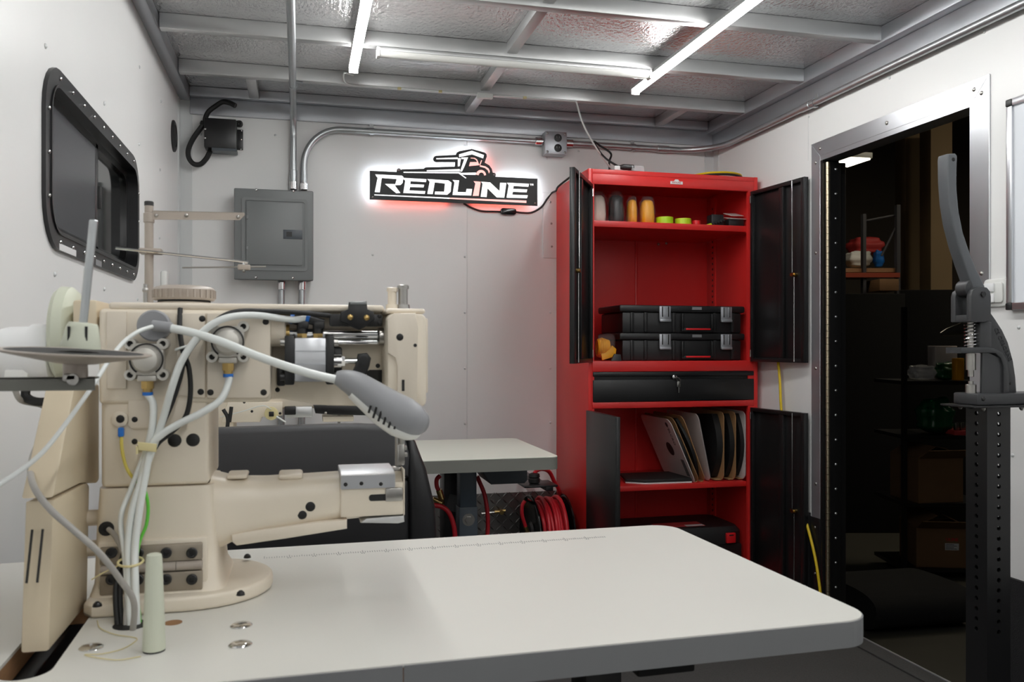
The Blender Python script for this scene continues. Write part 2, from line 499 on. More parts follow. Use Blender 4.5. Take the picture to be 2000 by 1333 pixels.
# doorway trim in the right wall
dr = thing('door_1', (XR, (dy0 + dy1) / 2, 0), 'open doorway with bright aluminium trim in the right wall', None, kind='structure')
tw = .058
o0, o1, oz = dy0 - tw, dy1 + tw, dz1 + tw
xx = XR - .004
def tri(pts2, m='alu_bright', nm='trim'):
    return obj(nm, B().prism([(XR, y, z) for y, z in pts2], (-.005, 0, 0), .0008, 1), m, dr)
tri([(o0, oz), (o1, oz), (dy1, dz1), (dy0, dz1)])
tri([(o0, 0), (o0, oz - .001), (dy0, dz1 - .001), (dy0, 0)])
tri([(o1, zw), (o1, oz - .001), (dy1, dz1 - .001), (dy1, zw)], 'alu_cool')
obj('trim', B().box(XR - .007, XR, dy1, o1 + .012, 0, zw, .001), 'black_metal', dr)
b = B().box(XR - .004, XR + .07, dy0, dy0 + .018, 0, dz1).box(XR - .004, XR + .07, dy0 + .018, dy1, dz1 - .018, dz1)
obj('jamb', b, 'alu_bright', dr)
obj('jamb', B().box(XR - .004, XR + .07, dy1 - .012, dy1, 0, dz1 - .018), 'black_metal', dr)
obj('seal', B().box(XR + .02, XR + .034, dy0 + .018, dy0 + .026, 0, dz1 - .018), 'black_rubber', dr)
obj('threshold', B().box(XR - .004, XR + .062, dy0, dy1, 0, .006, .001), 'floor_rubber', dr)
obj('threshold_lip', B().box(XR + .0625, XR + .072, dy0, dy1, 0, .009, .002), 'alu_cool', dr)
rv = [(XR - .005, y, dz1 + tw * .5) for y in (dy0 + .0, dy0 + .39, dy1 + .0)]
rv += [(XR - .005, dy0 - tw * .5, z) for z in (dz1 + .01, 1.3, .75)] + [(XR - .005, dy1 + tw * .5, z) for z in (dz1 - .02, 1.45, 1.0, .55)]
dots(dr, 'rivet', rv, (-1, 0, 0), .007, 'steel', .004)
dots(dr, 'rivet', [(XR - .007, dy1 + .03, z) for z in (.38, .2)], (-1, 0, 0), .006, 'steel', .004)
# piano hinge on the far jamb and the edge of the door leaf that is folded back outside
hx = pY(1618, 500, dy1 - .014).x
b0 = B(); b0.cyl((0, 0, 0), (0, 0, .0238), .0085, n=10)
me = bpy.data.meshes.new('knuckle'); b0.bm.to_mesh(me); b0.bm.free(); me.materials.append(MT['hinge_brass'])
for p in me.polygons: p.use_smooth = True
me.set_sharp_from_angle(angle=radians(40))
for i in range(71):
    o = bpy.data.objects.new('hinge_knuckle', me); COL.objects.link(o); o.parent = dr
    o.location = Vector((XR + .0135, dy1 - .022, .02 + i * .025)) - BASE[dr.name]
lf = obj('door_leaf', B().box(XR + .072, XR + .11, dy1 + .0, dy1 + .78, .02, dz1 - .02, .004), 'black_door', dr)
obj('hinge_strip', B().box(XR + .022, XR + .074, dy1 - .017, dy1 - .0125, .02, dz1 - .025, .001), 'black_metal', dr)
dots(dr, 'rivet', [(XR + .052, dy1 - .017, .06 + i * .095) for i in range(19)], (0, -1, 0), .0055, 'alu_bright', .004)
# ------------------------------------------------------------------ ceiling tubes
def tube_light(p, axis, L, lit, label, group=None):
    t = thing('ceiling_light', p, label, 'light', group)
    x, y, z = p
    M = Matrix.Translation(p) if axis == 'y' else Matrix.Translation(p) @ Matrix.Rotation(-pi / 2, 4, 'Z')
    sh = .6 if lit else .6
    b = B().box(-.017, .017, 0, L, .012, .026, .003); b.xf(M); obj('housing', b, 'alu', t)
    prof = [(.0165 * cos(pi + pi * i / 10), .012 + .019 * sin(pi + pi * i / 10)) for i in range(11)]
    b = B().prism([(px, .012, pz) for px, pz in prof], (0, L - .024, 0)); b.xf(M)
    obj('diffuser', b, 'tube_lit' if lit else 'tube_off', t)
    for y0 in (0, L - .012):
        b = B().box(-.0175, .0175, y0, y0 + .012, -.008, .026, .003); b.xf(M); obj('end_cap', b, 'white_plastic', t)
    return t
e1, e2 = pZ(690, 145, 2.085), pZ(1240, 186, 2.085)
LY = (e1.y + e2.y) / 2
zt = ZP - .026
L = 1.2
tube_light((e1.x, LY - L, zt), 'y', L, True, 'lit tube lamp on the ceiling, left one, beside the vertical conduit')
tube_light((e2.x, LY - L, zt), 'y', L, True, 'lit tube lamp on the ceiling, right one, above the red cabinet')
for k in (1, 2, 3):
    for x in (e1.x, e2.x):
        tube_light((x, LY - L - k * 1.36, zt), 'y', L, True, 'lit tube lamp on the ceiling behind the viewpoint', 'tube lamps behind the viewpoint')
ya = pZ(735, 103, 2.1)
tube_light((ya.x, ya.y, zt), 'x', pZ(1270, 148, 2.1).x - ya.x, False, 'unlit tube lamp mounted crosswise on the ceiling between the lit ones')

# ------------------------------------------------------------------ conduits and boxes on the back wall
Yc = YB - .028
def px(uv, Y): return [pY(u, v, Y) for u, v in uv]
def strap(parent, p, along, out, r):
    """one-hole conduit strap"""
    p = Vector(p); along = Vector(along).normalized(); out = Vector(out).normalized(); side = along.cross(out)
    b = B()
    pts = [p + (side * cos(a) + out * sin(a)) * (r + .0015) for a in [pi * i / 8 for i in range(9)]]
    pts = [pts[0] - out * (r * 1.0)] + pts + [pts[-1] - out * (r * 1.0), pts[-1] - out * (r * 1.0) - side * .022]
    for a, c in zip(pts, pts[1:]):
        d = (c - a).normalized(); nn = along.cross(d) * .0016
        b.prism([a - along * .009, c - along * .009, c + along * .009, a + along * .009], nn)
    return obj('strap', b, 'galv', parent)
rC = .0135
# tall conduit: rises from the breaker panel, bends and runs on along the ceiling
cx0 = pY(573, 368, Yc).x
zpan = pY(573, 369, 3.75).z
con = thing('conduit', (cx0, Yc, zpan), 'galvanised steel conduit rising from the breaker panel and running along the ceiling', 'conduit')
path = [(cx0, Yc, zpan), (cx0, Yc, 1.95), (cx0, Yc, ZP - .12), (cx0, Yc - .02, ZP - .065), (cx0, Yc - .07, ZP - .035), (cx0, Yc - .16, ZP - .018), (cx0, 3.3, ZP - .016), (cx0, 2.2, ZP - .016), (cx0, -1., ZP - .016)]
obj('pipe', B().tube(path, rC, 14, 5), 'galv', con)
obj('coupling', B().cyl((cx0, Yc, 1.76), (cx0, Yc, 1.84), rC + .003, n=14, ch=.002), 'galv', con)
obj('connector', B().cyl((cx0, Yc, zpan), (cx0, Yc, zpan + .035), rC + .004, n=14, ch=.002), 'chrome', con)
strap(con, (cx0, 3.435, ZP - .016), (0, 1, 0), (0, 0, -1), rC)
# second conduit: panel -> bend -> outlet box
A = px([(590, 370), (590, 310)], Yc)
zc1 = pY(725, 257, Yc).z
cx1 = pY(594, 330, Yc).x
obx0, obx1 = pY(1056, 280, YB).x, pY(1101, 280, YB).x
con2 = thing('conduit', (cx1, Yc, zpan), 'galvanised steel conduit bending from the breaker panel across to the outlet box', 'conduit')
R = .16
arc = [(cx1 + R - R * cos(a), Yc, zc1 - R + R * sin(a)) for a in [radians(90 * i / 8) for i in range(9)]]
obj('pipe', B().tube([(cx1, Yc, zpan)] + [(cx1, Yc, zpan + .05)] + arc + [(cx1 + R + .1, Yc, zc1), (obx0, Yc, zc1)], rC, 14, 4), 'galv', con2)
obj('connector', B().cyl((cx1, Yc, zpan), (cx1, Yc, zpan + .03), rC + .004, n=14, ch=.002), 'chrome', con2)
obj('connector', B().cyl((obx0 - .035, Yc, zc1), (obx0, Yc, zc1), rC + .005, n=14, ch=.002), 'chrome', con2)
strap(con2, (pY(726, 255, Yc).x, Yc, zc1), (1, 0, 0), (0, -1, 0), rC)
# third: outlet box -> corner bend -> along the right wall
con3 = thing('conduit', (obx1, Yc, zc1), 'galvanised steel conduit running from the outlet box around the corner along the right wall', 'conduit')
Xc = XR - .03
R = .2
arc = [(Xc - R + R * sin(a), Yc - R + R * cos(a), zc1) for a in [radians(90 * i / 8) for i in range(9)]]
path = [(obx1, Yc, zc1), (obx1 + .12, Yc, zc1)] + arc + [(Xc, 3.3, zc1), (Xc, 2., zc1), (Xc, -1.5, zc1)]
obj('pipe', B().tube(path, rC, 14, 4), 'galv', con3)
obj('connector', B().cyl((obx1, Yc, zc1), (obx1 + .035, Yc, zc1), rC + .005, n=14, ch=.002), 'chrome', con3)
q = pY(1295, 289, Yc); obj('coupling', B().cyl((q.x - .03, Yc, zc1), (q.x + .03, Yc, zc1), rC + .003, n=14, ch=.002), 'galv', con3)
strap(con3, (pY(1237, 285, Yc).x, Yc, zc1), (1, 0, 0), (0, -1, 0), rC)
q = pX(1575, 207, Xc); obj('coupling', B().cyl((Xc, q.y - .03, zc1), (Xc, q.y + .03, zc1), rC + .003, n=14, ch=.002), 'galv', con3)
strap(con3, (Xc, q.y - .05, zc1), (0, -1, 0), (-1, 0, 0), rC)
# outlet box
ox = (obx0 + obx1) / 2
ob = thing('outlet_box', (ox, YB, zc1 - .06), 'galvanised square outlet box with two black sockets above the lit sign', 'outlet')
hw = .052
obj('body', B().box(ox - hw, ox + hw, YB - .055, YB, zc1 - hw - .01, zc1 + hw - .01, .005), 'galv', ob)
fp = obj('face_plate', B().box(ox - hw, ox + hw, YB - .064, YB - .055, zc1 - hw - .01, zc1 + hw - .01, .004), 'alu_cool', ob)
for dz in (.013, -.033):
    c = Vector((ox + .008, YB - .064, zc1 + dz))
    s = obj('socket', B().lathe(c + Vector((0, .002, 0)), (0, -1, 0), [(0, .018), (.004, .018), (.005, .016), (.005, 0)], 20), 'black_plastic', ob)
    b = B()
    for dx, w in ((-.006, .0012), (.006, .0012)):
        b.box(c.x + dx - w, c.x + dx + w, c.y - .0038, c.y - .003, c.z - .001, c.z + .008)
    obj('slot', b, 'panel_grey', s, kind='stuff')
dots(ob, 'screw', [(ox + i * .042, YB - .064, zc1 - .01 + j * .042) for i in (-1, 1) for j in (-1, 1)], (0, -1, 0), .006, 'steel', .003)

# breaker panel
Yp = YB - .1
a0, a1 = pY(457, 367, Yp), pY(612, 549, Yp)
bp = thing('breaker_panel', ((a0.x + a1.x) / 2, YB, a1.z), 'grey steel breaker panel on the back wall under two conduits', 'breaker panel')
obj('body', B().box(a0.x + .008, a1.x - .008, Yp + .012, YB, a1.z + .006, a0.z - .006, .003), 'panel_grey', bp)
fr = obj('cover', B().box(a0.x, a1.x, Yp, Yp + .012, a1.z, a0.z, .005, 3), 'panel_grey', bp)
def pp(x, y): return pY(440 + x / 5.125, 350 + y / 5.125, Yp)
r0, r1 = pp(165, 180), pp(825, 925)
b = B(); oo = rrect(r0.x, r1.x, r1.z, r0.z, .014, 5); ii = rrect(r0.x + .012, r1.x - .012, r1.z + .012, r0.z - .012, .01, 5)
ring_prism(b, oo, ii, lambda x, z: Vector((x, Yp, z)), (0, -.004, 0)); obj('raised_rim', b, 'panel_grey', bp)
d0, d1 = pp(212, 222), pp(772, 868)
dd = obj('door', B().prism([(x, Yp - .0005, z) for x, z in rrect(d0.x, d1.x, d1.z, d0.z, .008, 4)], (0, -.0045, 0), .0012, 2), 'panel_grey', bp)
l0, l1 = pp(580, 508), pp(772, 606)
lt = obj('latch', B().box(l0.x, l1.x, Yp - .007, Yp - .004, l1.z, l0.z, .001), 'panel_dark', dd, label='dark slide latch with a square finger hole')
l0, l1 = pp(612, 530), pp(668, 580)
obj('finger_hole', B().box(l0.x, l1.x, Yp - .0075, Yp - .0065, l1.z, l0.z), 'black_plastic', dd)
for yy in (385, 690):
    q = pp(222, yy); obj('hinge', B().box(q.x - .006, q.x + .004, Yp - .008, Yp - .003, q.z - .008, q.z + .008, .002), 'panel_grey', dd)
dots(bp, 'screw', [pp(*q) - Vector((0, .0, 0)) for q in ((310, 108), (680, 120), (305, 985), (677, 990))], (0, -1, 0), .006, 'chrome', .004)
for k, u in enumerate((550, 590)):
    q = pY(u, 560, Yc)
    c = thing('conduit', (q.x, Yc, .42), ('short steel conduit below the breaker panel, left of the two', 'short steel conduit below the breaker panel, right of the two')[k], 'conduit')
    obj('pipe', B().cyl((q.x, Yc, .42), (q.x, Yc, a1.z), rC, n=14), 'galv', c)
    obj('connector', B().cyl((q.x, Yc, a1.z - .035), (q.x, Yc, a1.z + .003), rC + .004, n=14, ch=.002), 'chrome', c)

# black controller box with looped loom, upper left of the back wall
Yk = YB - .075
def kk(x, y, Y=None): return pY(340 + x / 8.331, 180 + y / 8.331, Y or Yk)
k0, k1 = kk(487, 410), kk(1010, 925)
kb = thing('controller_box', ((k0.x + k1.x) / 2, YB, k1.z), 'small black metal box with a looped cable high on the back wall', 'control box')
obj('body', B().box(k0.x, k1.x, Yk, YB - .006, k1.z, k0.z, .004), 'black_metal', kb)
obj('bottom_plate', B().box(k0.x + .03, k1.x + .002, Yk - .002, YB - .01, k1.z - .012, k1.z), 'panel_dark', kb)
f1 = kk(1125, 950, YB); f0 = kk(1000, 610, YB)
obj('mounting_flange', B().box(k1.x - .01, f1.x, YB - .006, YB, f1.z, f0.z, .002), 'black_metal', kb)
b = B(); b.tube([kk(1010, 490, YB - .03), kk(1080, 490, YB - .03), kk(1085, 545, YB - .03), kk(1010, 540, YB - .03)], .007, 8)
obj('handle_loop', b, 'black_rubber', kb)
dots(kb, 'screw', [kk(508, 600), kk(508, 748)], (0, -1, 0), .005, 'chrome', .003)
dots(kb, 'screw', [kk(1097, 632, YB - .006), kk(1095, 775, YB - .006), kk(1085, 930, YB - .006)], (0, -1, 0), .004, 'chrome', .003)
loom = [kk(1000, 225, YB - .1), kk(900, 175, YB - .09), kk(790, 160, YB - .08), kk(680, 225, YB - .07), kk(560, 320, YB - .06), kk(510, 430, YB - .05), kk(500, 500, YB - .05), kk(430, 590, YB - .05), kk(310, 760, YB - .05), kk(235, 930, YB - .05), kk(240, 1070, YB - .05), kk(320, 1170, YB - .05), kk(430, 1175, YB - .05), kk(520, 1090, YB - .05), kk(560, 1020, YB - .05), kk(600, 940, YB - .04)]
obj('cable_loom', B().tube(loom, .0105, 8, 4), 'black_rubber', kb)
obj('cable_tie', B().cyl(kk(500, 490, YB - .05), kk(480, 540, YB - .05), .016, n=10), 'black_rubber', kb)

# ------------------------------------------------------------------ lit sign
Ys = YB - .034
def ss(x, y): return pY(680 + x / 4.348, 230 + y / 4.348, Ys)
sg0, sg1 = ss(183, 450), ss(1608, 750)
sg = thing('lit_sign', ((sg0.x + sg1.x) / 2, YB, sg1.z), 'black backlit wall sign with glowing white letters and a truck outline', 'sign')
out = [(183, 450), (412, 461), (414, 440), (424, 431), (440, 432), (448, 443), (458, 438), (640, 434), (655, 422), (905, 414), (908, 378), (745, 377), (728, 368), (722, 350), (730, 332), (745, 324), (915, 315), (922, 296), (945, 284), (1050, 265), (1158, 296), (1174, 308), (1178, 328), (1160, 382), (1198, 404), (1220, 435), (1228, 468), (1240, 468), (1252, 476), (1255, 490), (1250, 501), (1608, 518), (1608, 750), (183, 695)]
panel = obj('face_panel', B().prism([ss(*p) for p in out], (0, .006, 0)), 'sign_black', sg)
def glow(pts, m='sign_white', nm='letter'):
    o = obj(nm, B().prism([ss(*p) - Vector((0, .0002, 0)) for p in pts], (0, -.0012, 0)), m, sg); return o
glow([(230, 482), (455, 493), (470, 505), (462, 555), (445, 572), (395, 575), (443, 640), (408, 642), (312, 563), (400, 565), (412, 522), (285, 513), (268, 635), (226, 632), (250, 510), (240, 500)])
glow([(470, 512), (665, 523), (660, 548), (530, 540), (527, 565), (645, 570), (640, 593), (525, 590), (520, 618), (655, 625), (650, 648), (468, 640), (485, 535), (472, 525)])
glow([(672, 522), (850, 533), (877, 552), (870, 630), (842, 655), (735, 652), (738, 628), (815, 630), (822, 560), (735, 550), (718, 650), (672, 648), (692, 545)])
glow([(886, 530), (942, 533), (928, 632), (1000, 634), (1005, 605), (1052, 607), (1045, 662), (886, 657), (903, 550)])
glow([(1065, 540), (1125, 545), (1108, 665), (1058, 665), (1080, 560)], 'sign_pink')
glow([(1128, 545), (1205, 550), (1285, 625), (1290, 553), (1343, 555), (1325, 680), (1262, 678), (1183, 600), (1175, 675), (1125, 672), (1142, 560)])
glow([(1348, 553), (1535, 562), (1530, 588), (1405, 580), (1400, 605), (1520, 610), (1515, 635), (1398, 630), (1393, 655), (1525, 660), (1518, 685), (1345, 680), (1363, 575)])
glow([(1544, 561), (1556, 562), (1556, 567), (1552, 567), (1552, 577), (1548, 577), (1548, 567), (1544, 567)])
glow([(1559, 562), (1573, 563), (1573, 578), (1570, 578), (1566, 570), (1562, 578), (1559, 578)])
glow([(222, 652), (860, 680), (860, 690), (222, 660)], 'sign_white', 'underline')
glow([(861, 680), (1513, 705), (1513, 725), (861, 690)], 'sign_pink', 'underline')
tk = 'truck_outline'
glow([(748, 345), (930, 338), (930, 352), (748, 354)], nm=tk)
glow([(942, 312), (1050, 281), (1153, 318), (1146, 346), (1052, 312), (942, 336)], nm=tk)
glow([(931, 345), (957, 345), (948, 411), (931, 415)], nm=tk)
glow([(962, 338), (1018, 338), (985, 420), (966, 458), (950, 458), (986, 352), (962, 352)], nm=tk)
glow([(668, 447), (948, 437), (948, 456), (668, 456)], nm=tk)
glow([(470, 460), (940, 462), (960, 470), (1085, 467), (1082, 487), (965, 484), (1003, 511), (998, 517), (938, 474), (470, 469)], nm=tk)
glow([(1035, 378), (1098, 378), (1112, 404), (1026, 412)], 'sign_pink', tk)
glow([(1040, 340), (1075, 342), (1095, 356), (1112, 400), (1104, 400), (1088, 362), (1070, 349), (1040, 346)], 'sign_pink', tk)
glow([(1129, 362), (1137, 362), (1122, 402), (1114, 402)], 'sign_pink', tk)
glow([(1118, 404), (1165, 414), (1192, 432), (1203, 456), (1196, 474), (1186, 448), (1162, 428), (1118, 416)], 'sign_pink', tk)
arc = [(1127 + 44 * cos(a), 492 - 48 * sin(a)) for a in [radians(5 + 165 * i / 10) for i in range(11)]] + [(1131 + 24 * cos(a), 494 - 28 * sin(a)) for a in [radians(170 - 165 * i / 10) for i in range(11)]]
glow(arc, 'sign_pink', tk)
dots(sg, 'standoff_screw', [ss(*p) for p in ((430, 447), (1240, 485), (208, 674), (1588, 728))], (0, -1, 0), .0055, 'steel', .004)
# light strips behind the panel, facing the wall
def strip(pts, w, m):
    for a, c in zip(pts, pts[1:]):
        a = ss(*a); c = ss(*c); d = (c - a).normalized(); n = Vector((d.z, 0, -d.x)) * w
        a = a + Vector((0, .0075, 0)); c = c + Vector((0, .0075, 0))
        obj('light_strip', B().prism([a - n, c - n, c + n, a + n], (0, .003, 0)), m, sg)
strip([(205, 680), (205, 470), (470, 480)], .005, 'halo_white')
strip([(480, 452), (660, 448), (690, 436), (925, 430)], .004, 'halo_white')
strip([(925, 430), (930, 350), (755, 350)], .004, 'halo_white')
strip([(930, 330), (945, 305), (1050, 285), (1150, 315)], .004, 'halo_white')
strip([(1150, 315), (1140, 400), (1190, 430), (1205, 470)], .004, 'halo_red')
strip([(1265, 520), (1585, 535), (1585, 720)], .005, 'halo_white')
strip([(220, 678), (850, 705)], .0035, 'halo_red')
strip([(1060, 710), (1570, 732)], .0035, 'halo_red')
# sign cable with inline switch
cb = thing('sign_cable', ss(980, 730), 'thin black cable with inline switch from the sign to the cabinet', 'cable')
Yw = YB - .008
def sw(x, y, Y=Yw): return pY(680 + x / 4.348, 230 + y / 4.348, Y)
obj('cord', B().tube([sw(980, 728), sw(1040, 762), (sw(1130, 793)), sw(1250, 798), sw(1300, 800)], .0045, 8), 'black_rubber', cb)
obj('inline_switch', B().prism([(x, Yw - .012, z) for x, z in rrect(sw(1292, 0).x, sw(1424, 0).x, sw(1358, 826).z, sw(1358, 772).z, .011, 5)], (0, .018, 0), .003, 2), 'black_gloss', cb)
obj('cord', B().tube([sw(1420, 800), sw(1480, 808), sw(1560, 805), sw(1640, 760), sw(1690, 690), sw(1730, 640), sw(1765, 620, YB - .05), sw(1790, 580, YB - .12), sw(1930, 470, YB - .2)], .0045, 8), 'black_rubber', cb)

# cable clipped along the beam, dropping to the plug on the cabinet
wc = thing('ceiling_wire', pY(690, 150, 3.16), 'thin white wire clipped along the ceiling beam and dropping to the cabinet top', 'wire')
zz = ZP - .004
yb_ = 3.435
wp = [pZ(690, 147, ZP - .02), Vector((e1.x - .03, LY + .04, ZP - .02)), Vector((e1.x - .02, LY + .12, ZP - .03)), Vector((e1.x + .05, 3.41, zz)), Vector((.5, 3.41, zz)), Vector((1.0, 3.41, zz)), Vector((pY(1125, 205, 3.41).x, 3.41, zz))]
obj('wire', B().tube(wp, .0035, 6), 'white_tube', wc)
obj('wire', B().tube([wp[-1], pY(1140, 245, 3.45), pY(1165, 290, 3.5), pY(1190, 325, 3.55), Vector((pY(1205, 330, 3.58).x, 3.58, 1.845))], .004, 6), 'white_tube', wc)
for u in (780, 860, 950, 1025):
    q = pY(u, 190, 3.41); obj('clip', B().box(q.x - .007, q.x + .007, 3.405, 3.417, zz - .006, ZP - .0005, .001), 'yellow_wire', wc)
q = .735
obj('junction_clip', B().box(.7, .765, 3.395, 3.416, ZP - .022, ZP - .0005, .003), 'white_plastic', wc)

# ------------------------------------------------------------------ light switch and whiteboard on the right wall
q0, q1 = pX(1926, 545, XR), pX(1972, 600, XR)
sy0, sy1 = 1.99, 2.07
zc = 1.235
ls = thing('light_switch', (XR, 2.03, zc - .045), 'white double rocker light switch beside the doorway', 'switch')
sy0 = pX(1972, 570, XR).y; sy1 = pX(1926, 570, XR).y
ymid = (sy0 + sy1) / 2; hh = .042; hwid = (sy1 - sy0) / 2
z0_, z1_ = pX(1948, 600, XR).z, pX(1948, 545, XR).z
obj('plate', B().prism([(XR, y, z) for y, z in rrect(sy0, sy1, z0_, z1_, .012, 5)], (-.01, 0, 0), .004, 3), 'white_plastic', ls)
obj('surround', B().prism([(XR - .01, y, z) for y, z in rrect(sy0 + .01, sy1 - .004, z0_ + .012, z1_ - .012, .008, 5)], (-.006, 0, 0), .002, 2), 'white_plastic', ls)
zm = (z0_ + z1_) / 2
for s in (0, 1):
    obj('rocker', B().box(XR - .022, XR - .016, ymid - .006, sy1 - .012, zm + (.003 if s else -.028), zm + (.028 if s else -.003), .002), 'white_satin', ls)
yb0 = pX(1976, 300, XR).y
wz_, wz2 = pX(1985, 606, XR).z, pX(1985, 194, XR).z
wbd = thing('whiteboard', (XR, yb0 - .45, wz_), 'whiteboard in an aluminium frame at the right edge of the wall', 'whiteboard')
obj('board', B().box(XR - .012, XR, yb0 - .9, yb0 - .02, wz_ + .015, wz2 - .015), 'whiteboard', wbd)
for a in ((yb0 - .02, yb0, wz_ + .02, wz2 - .02), (yb0 - .9, yb0 - .88, wz_ + .02, wz2 - .02), (yb0 - .88, yb0 - .02, wz2 - .02, wz2), (yb0 - .88, yb0 - .02, wz_, wz_ + .02)):
    obj('frame', B().box(XR - .02, XR, *a, .002), 'alu_bright', wbd)
for y in (yb0, yb0 - .88):
    for z in (wz_, wz2 - .02): obj('corner_cap', B().box(XR - .022, XR, y - .02, y + .001, z, z + .02, .003), 'black_plastic', wbd)

# ------------------------------------------------------------------ red cabinet
Yf = 3.343; Yk = YB - .005
cl, cr = pY(1149, 600, Yf).x, pY(1480, 600, Yf).x
ztop = pY(1152, 329, Yf).z
cab = thing('storage_cabinet', ((cl + cr) / 2, (Yf + Yk) / 2, 0), 'tall red steel storage cabinet with open black doors and one drawer', 'cabinet')
t = .018
zu0 = pY(1160, 706, Yf).z      # floor of the upper compartment
zdr1, zdr0 = pY(1150, 727, Yf).z, pY(1150, 786, Yf).z
zl1 = pY(1150, 799, Yf).z
il, ir = pY(1158, 600, Yf).x, pY(1463, 600, Yf).x
M_ = 'red_metal'
obj('side_panel', B().box(cl, cl + t, Yf, Yk, 0, ztop, .002), M_, cab)
obj('side_panel', B().box(cr - t, cr, Yf, Yk, 0, ztop, .002), M_, cab)
obj('top_panel', B().box(cl + t, cr - t, Yf, Yk, ztop - .02, ztop - .001, .001), M_, cab)
obj('header', B().box(cl + t, cr - t, Yf, Yf + .016, ztop - .063, ztop - .02, .002), M_, cab)
obj('back_panel', B().box(cl + t, cr - t, Yk - .01, Yk, 0, ztop - .02), M_, cab)
obj('front_stile', B().box(cl + t, il + .006, Yf + .001, Yf + .016, 0, ztop - .063), M_, cab)
obj('front_stile', B().box(ir - .004, cr - t, Yf + .001, Yf + .016, 0, ztop - .063), M_, cab)
obj('middle_shelf', B().box(cl + t, cr - t, Yf - .001, Yk - .011, zdr1, zu0, .002), M_, cab)
obj('drawer_rail', B().box(cl + t, cr - t, Yf - .001, Yk - .011, zl1, zdr0 - .002, .002), M_, cab)
zs = pY(1160, 429, Yf).z
obj('shelf', B().box(il + .003, ir - .003, Yf + .018, Yk - .011, zs - .026, zs, .002), M_, cab)
zs2 = pY(1240, 951, Yf).z
obj('shelf', B().box(il + .003, ir - .003, Yf + .018, Yk - .011, zs2 - .022, zs2, .002), M_, cab)
obj('floor_panel', B().box(cl + t, cr - t, Yf, Yk - .011, .0, .09, .002), M_, cab)
rl = obj('shelf_rail', B().box(cr - t - .008, cr - t, 3.69, 3.73, .1, ztop - .03), M_, cab)
hb = B()
for i in range(60): hb.box(cr - t - .0095, cr - t - .0078, 3.706, 3.714, .2 + i * .026, .21 + i * .026)
obj('rail_slots', hb, 'black_metal', rl, kind='stuff')
xm_ = pY(1243, 560, Yk).x
obj('back_seam', B().box(xm_ - .012, xm_, Yk - .018, Yk - .0105, .1, ztop - .03, .002), M_, cab)
bd = pY(1321, 347, Yf)
bx = bd.x
bdg = obj('badge', B().prism([(bx + x, Yf - .0005, ztop - .04 + z) for x, z in ((-.028, -.008), (.028, -.008), (.028, .004), (.012, .004), (.008, .012), (-.006, .012), (-.012, .004), (-.028, .004))], (0, -.002, 0)), 'paper_white', cab, label='small white badge with red lettering')
obj('badge_lettering', text_mesh('REDLINE', .0105, frameM((bx, Yf - .0028, ztop - .0415), (1, 0, 0), (0, 0, 1)), .0003), 'paper_red', bdg)
dots(cab, 'screw', [(x, Yk - .0105, z) for x, z in ((1.33, 1.72), (1.6, 1.71), (1.66, 1.575), (1.7, 1.58), (1.3, 1.44), (1.3, .36))], (0, -1, 0), .007, 'steel', .004)
# drawer
b = B()
b.box(cl + t + .002, cr - t - .002, Yf - .004, Yf + .3, zdr0, zdr1 - .034, .002)
b.box(cl + t + .002, cr - t - .002, Yf + .008, Yf + .02, zdr1 - .036, zdr1 - .002)
b.box(cl + t + .002, cr - t - .002, Yf - .004, Yf + .012, zdr1 - .02, zdr1 - .001, .003)
dw = obj('drawer', b, 'black_door', cab)
kq = pY(1316, 738, Yf)
lk = obj('lock', B().lathe((kq.x, Yf - .003, zdr1 - .024), (0, -1, 0), [(0, .01), (.007, .01), (.008, .008), (.008, 0)], 16), 'chrome', dw)
b = B().tube([(kq.x + .002, Yf - .015, zdr1 - .024), (kq.x + .018, Yf - .018, zdr1 - .03), (kq.x + .022, Yf - .014, zdr1 - .045), (kq.x + .012, Yf - .012, zdr1 - .04), (kq.x + .002, Yf - .013, zdr1 - .027)], .0015, 6)
b.box(kq.x + .009, kq.x + .024, Yf - .014, Yf - .011, zdr1 - .066, zdr1 - .043, .002).box(kq.x + .014, kq.x + .019, Yf - .014, Yf - .012, zdr1 - .09, zdr1 - .064)
obj('key', b, 'steel', dw)
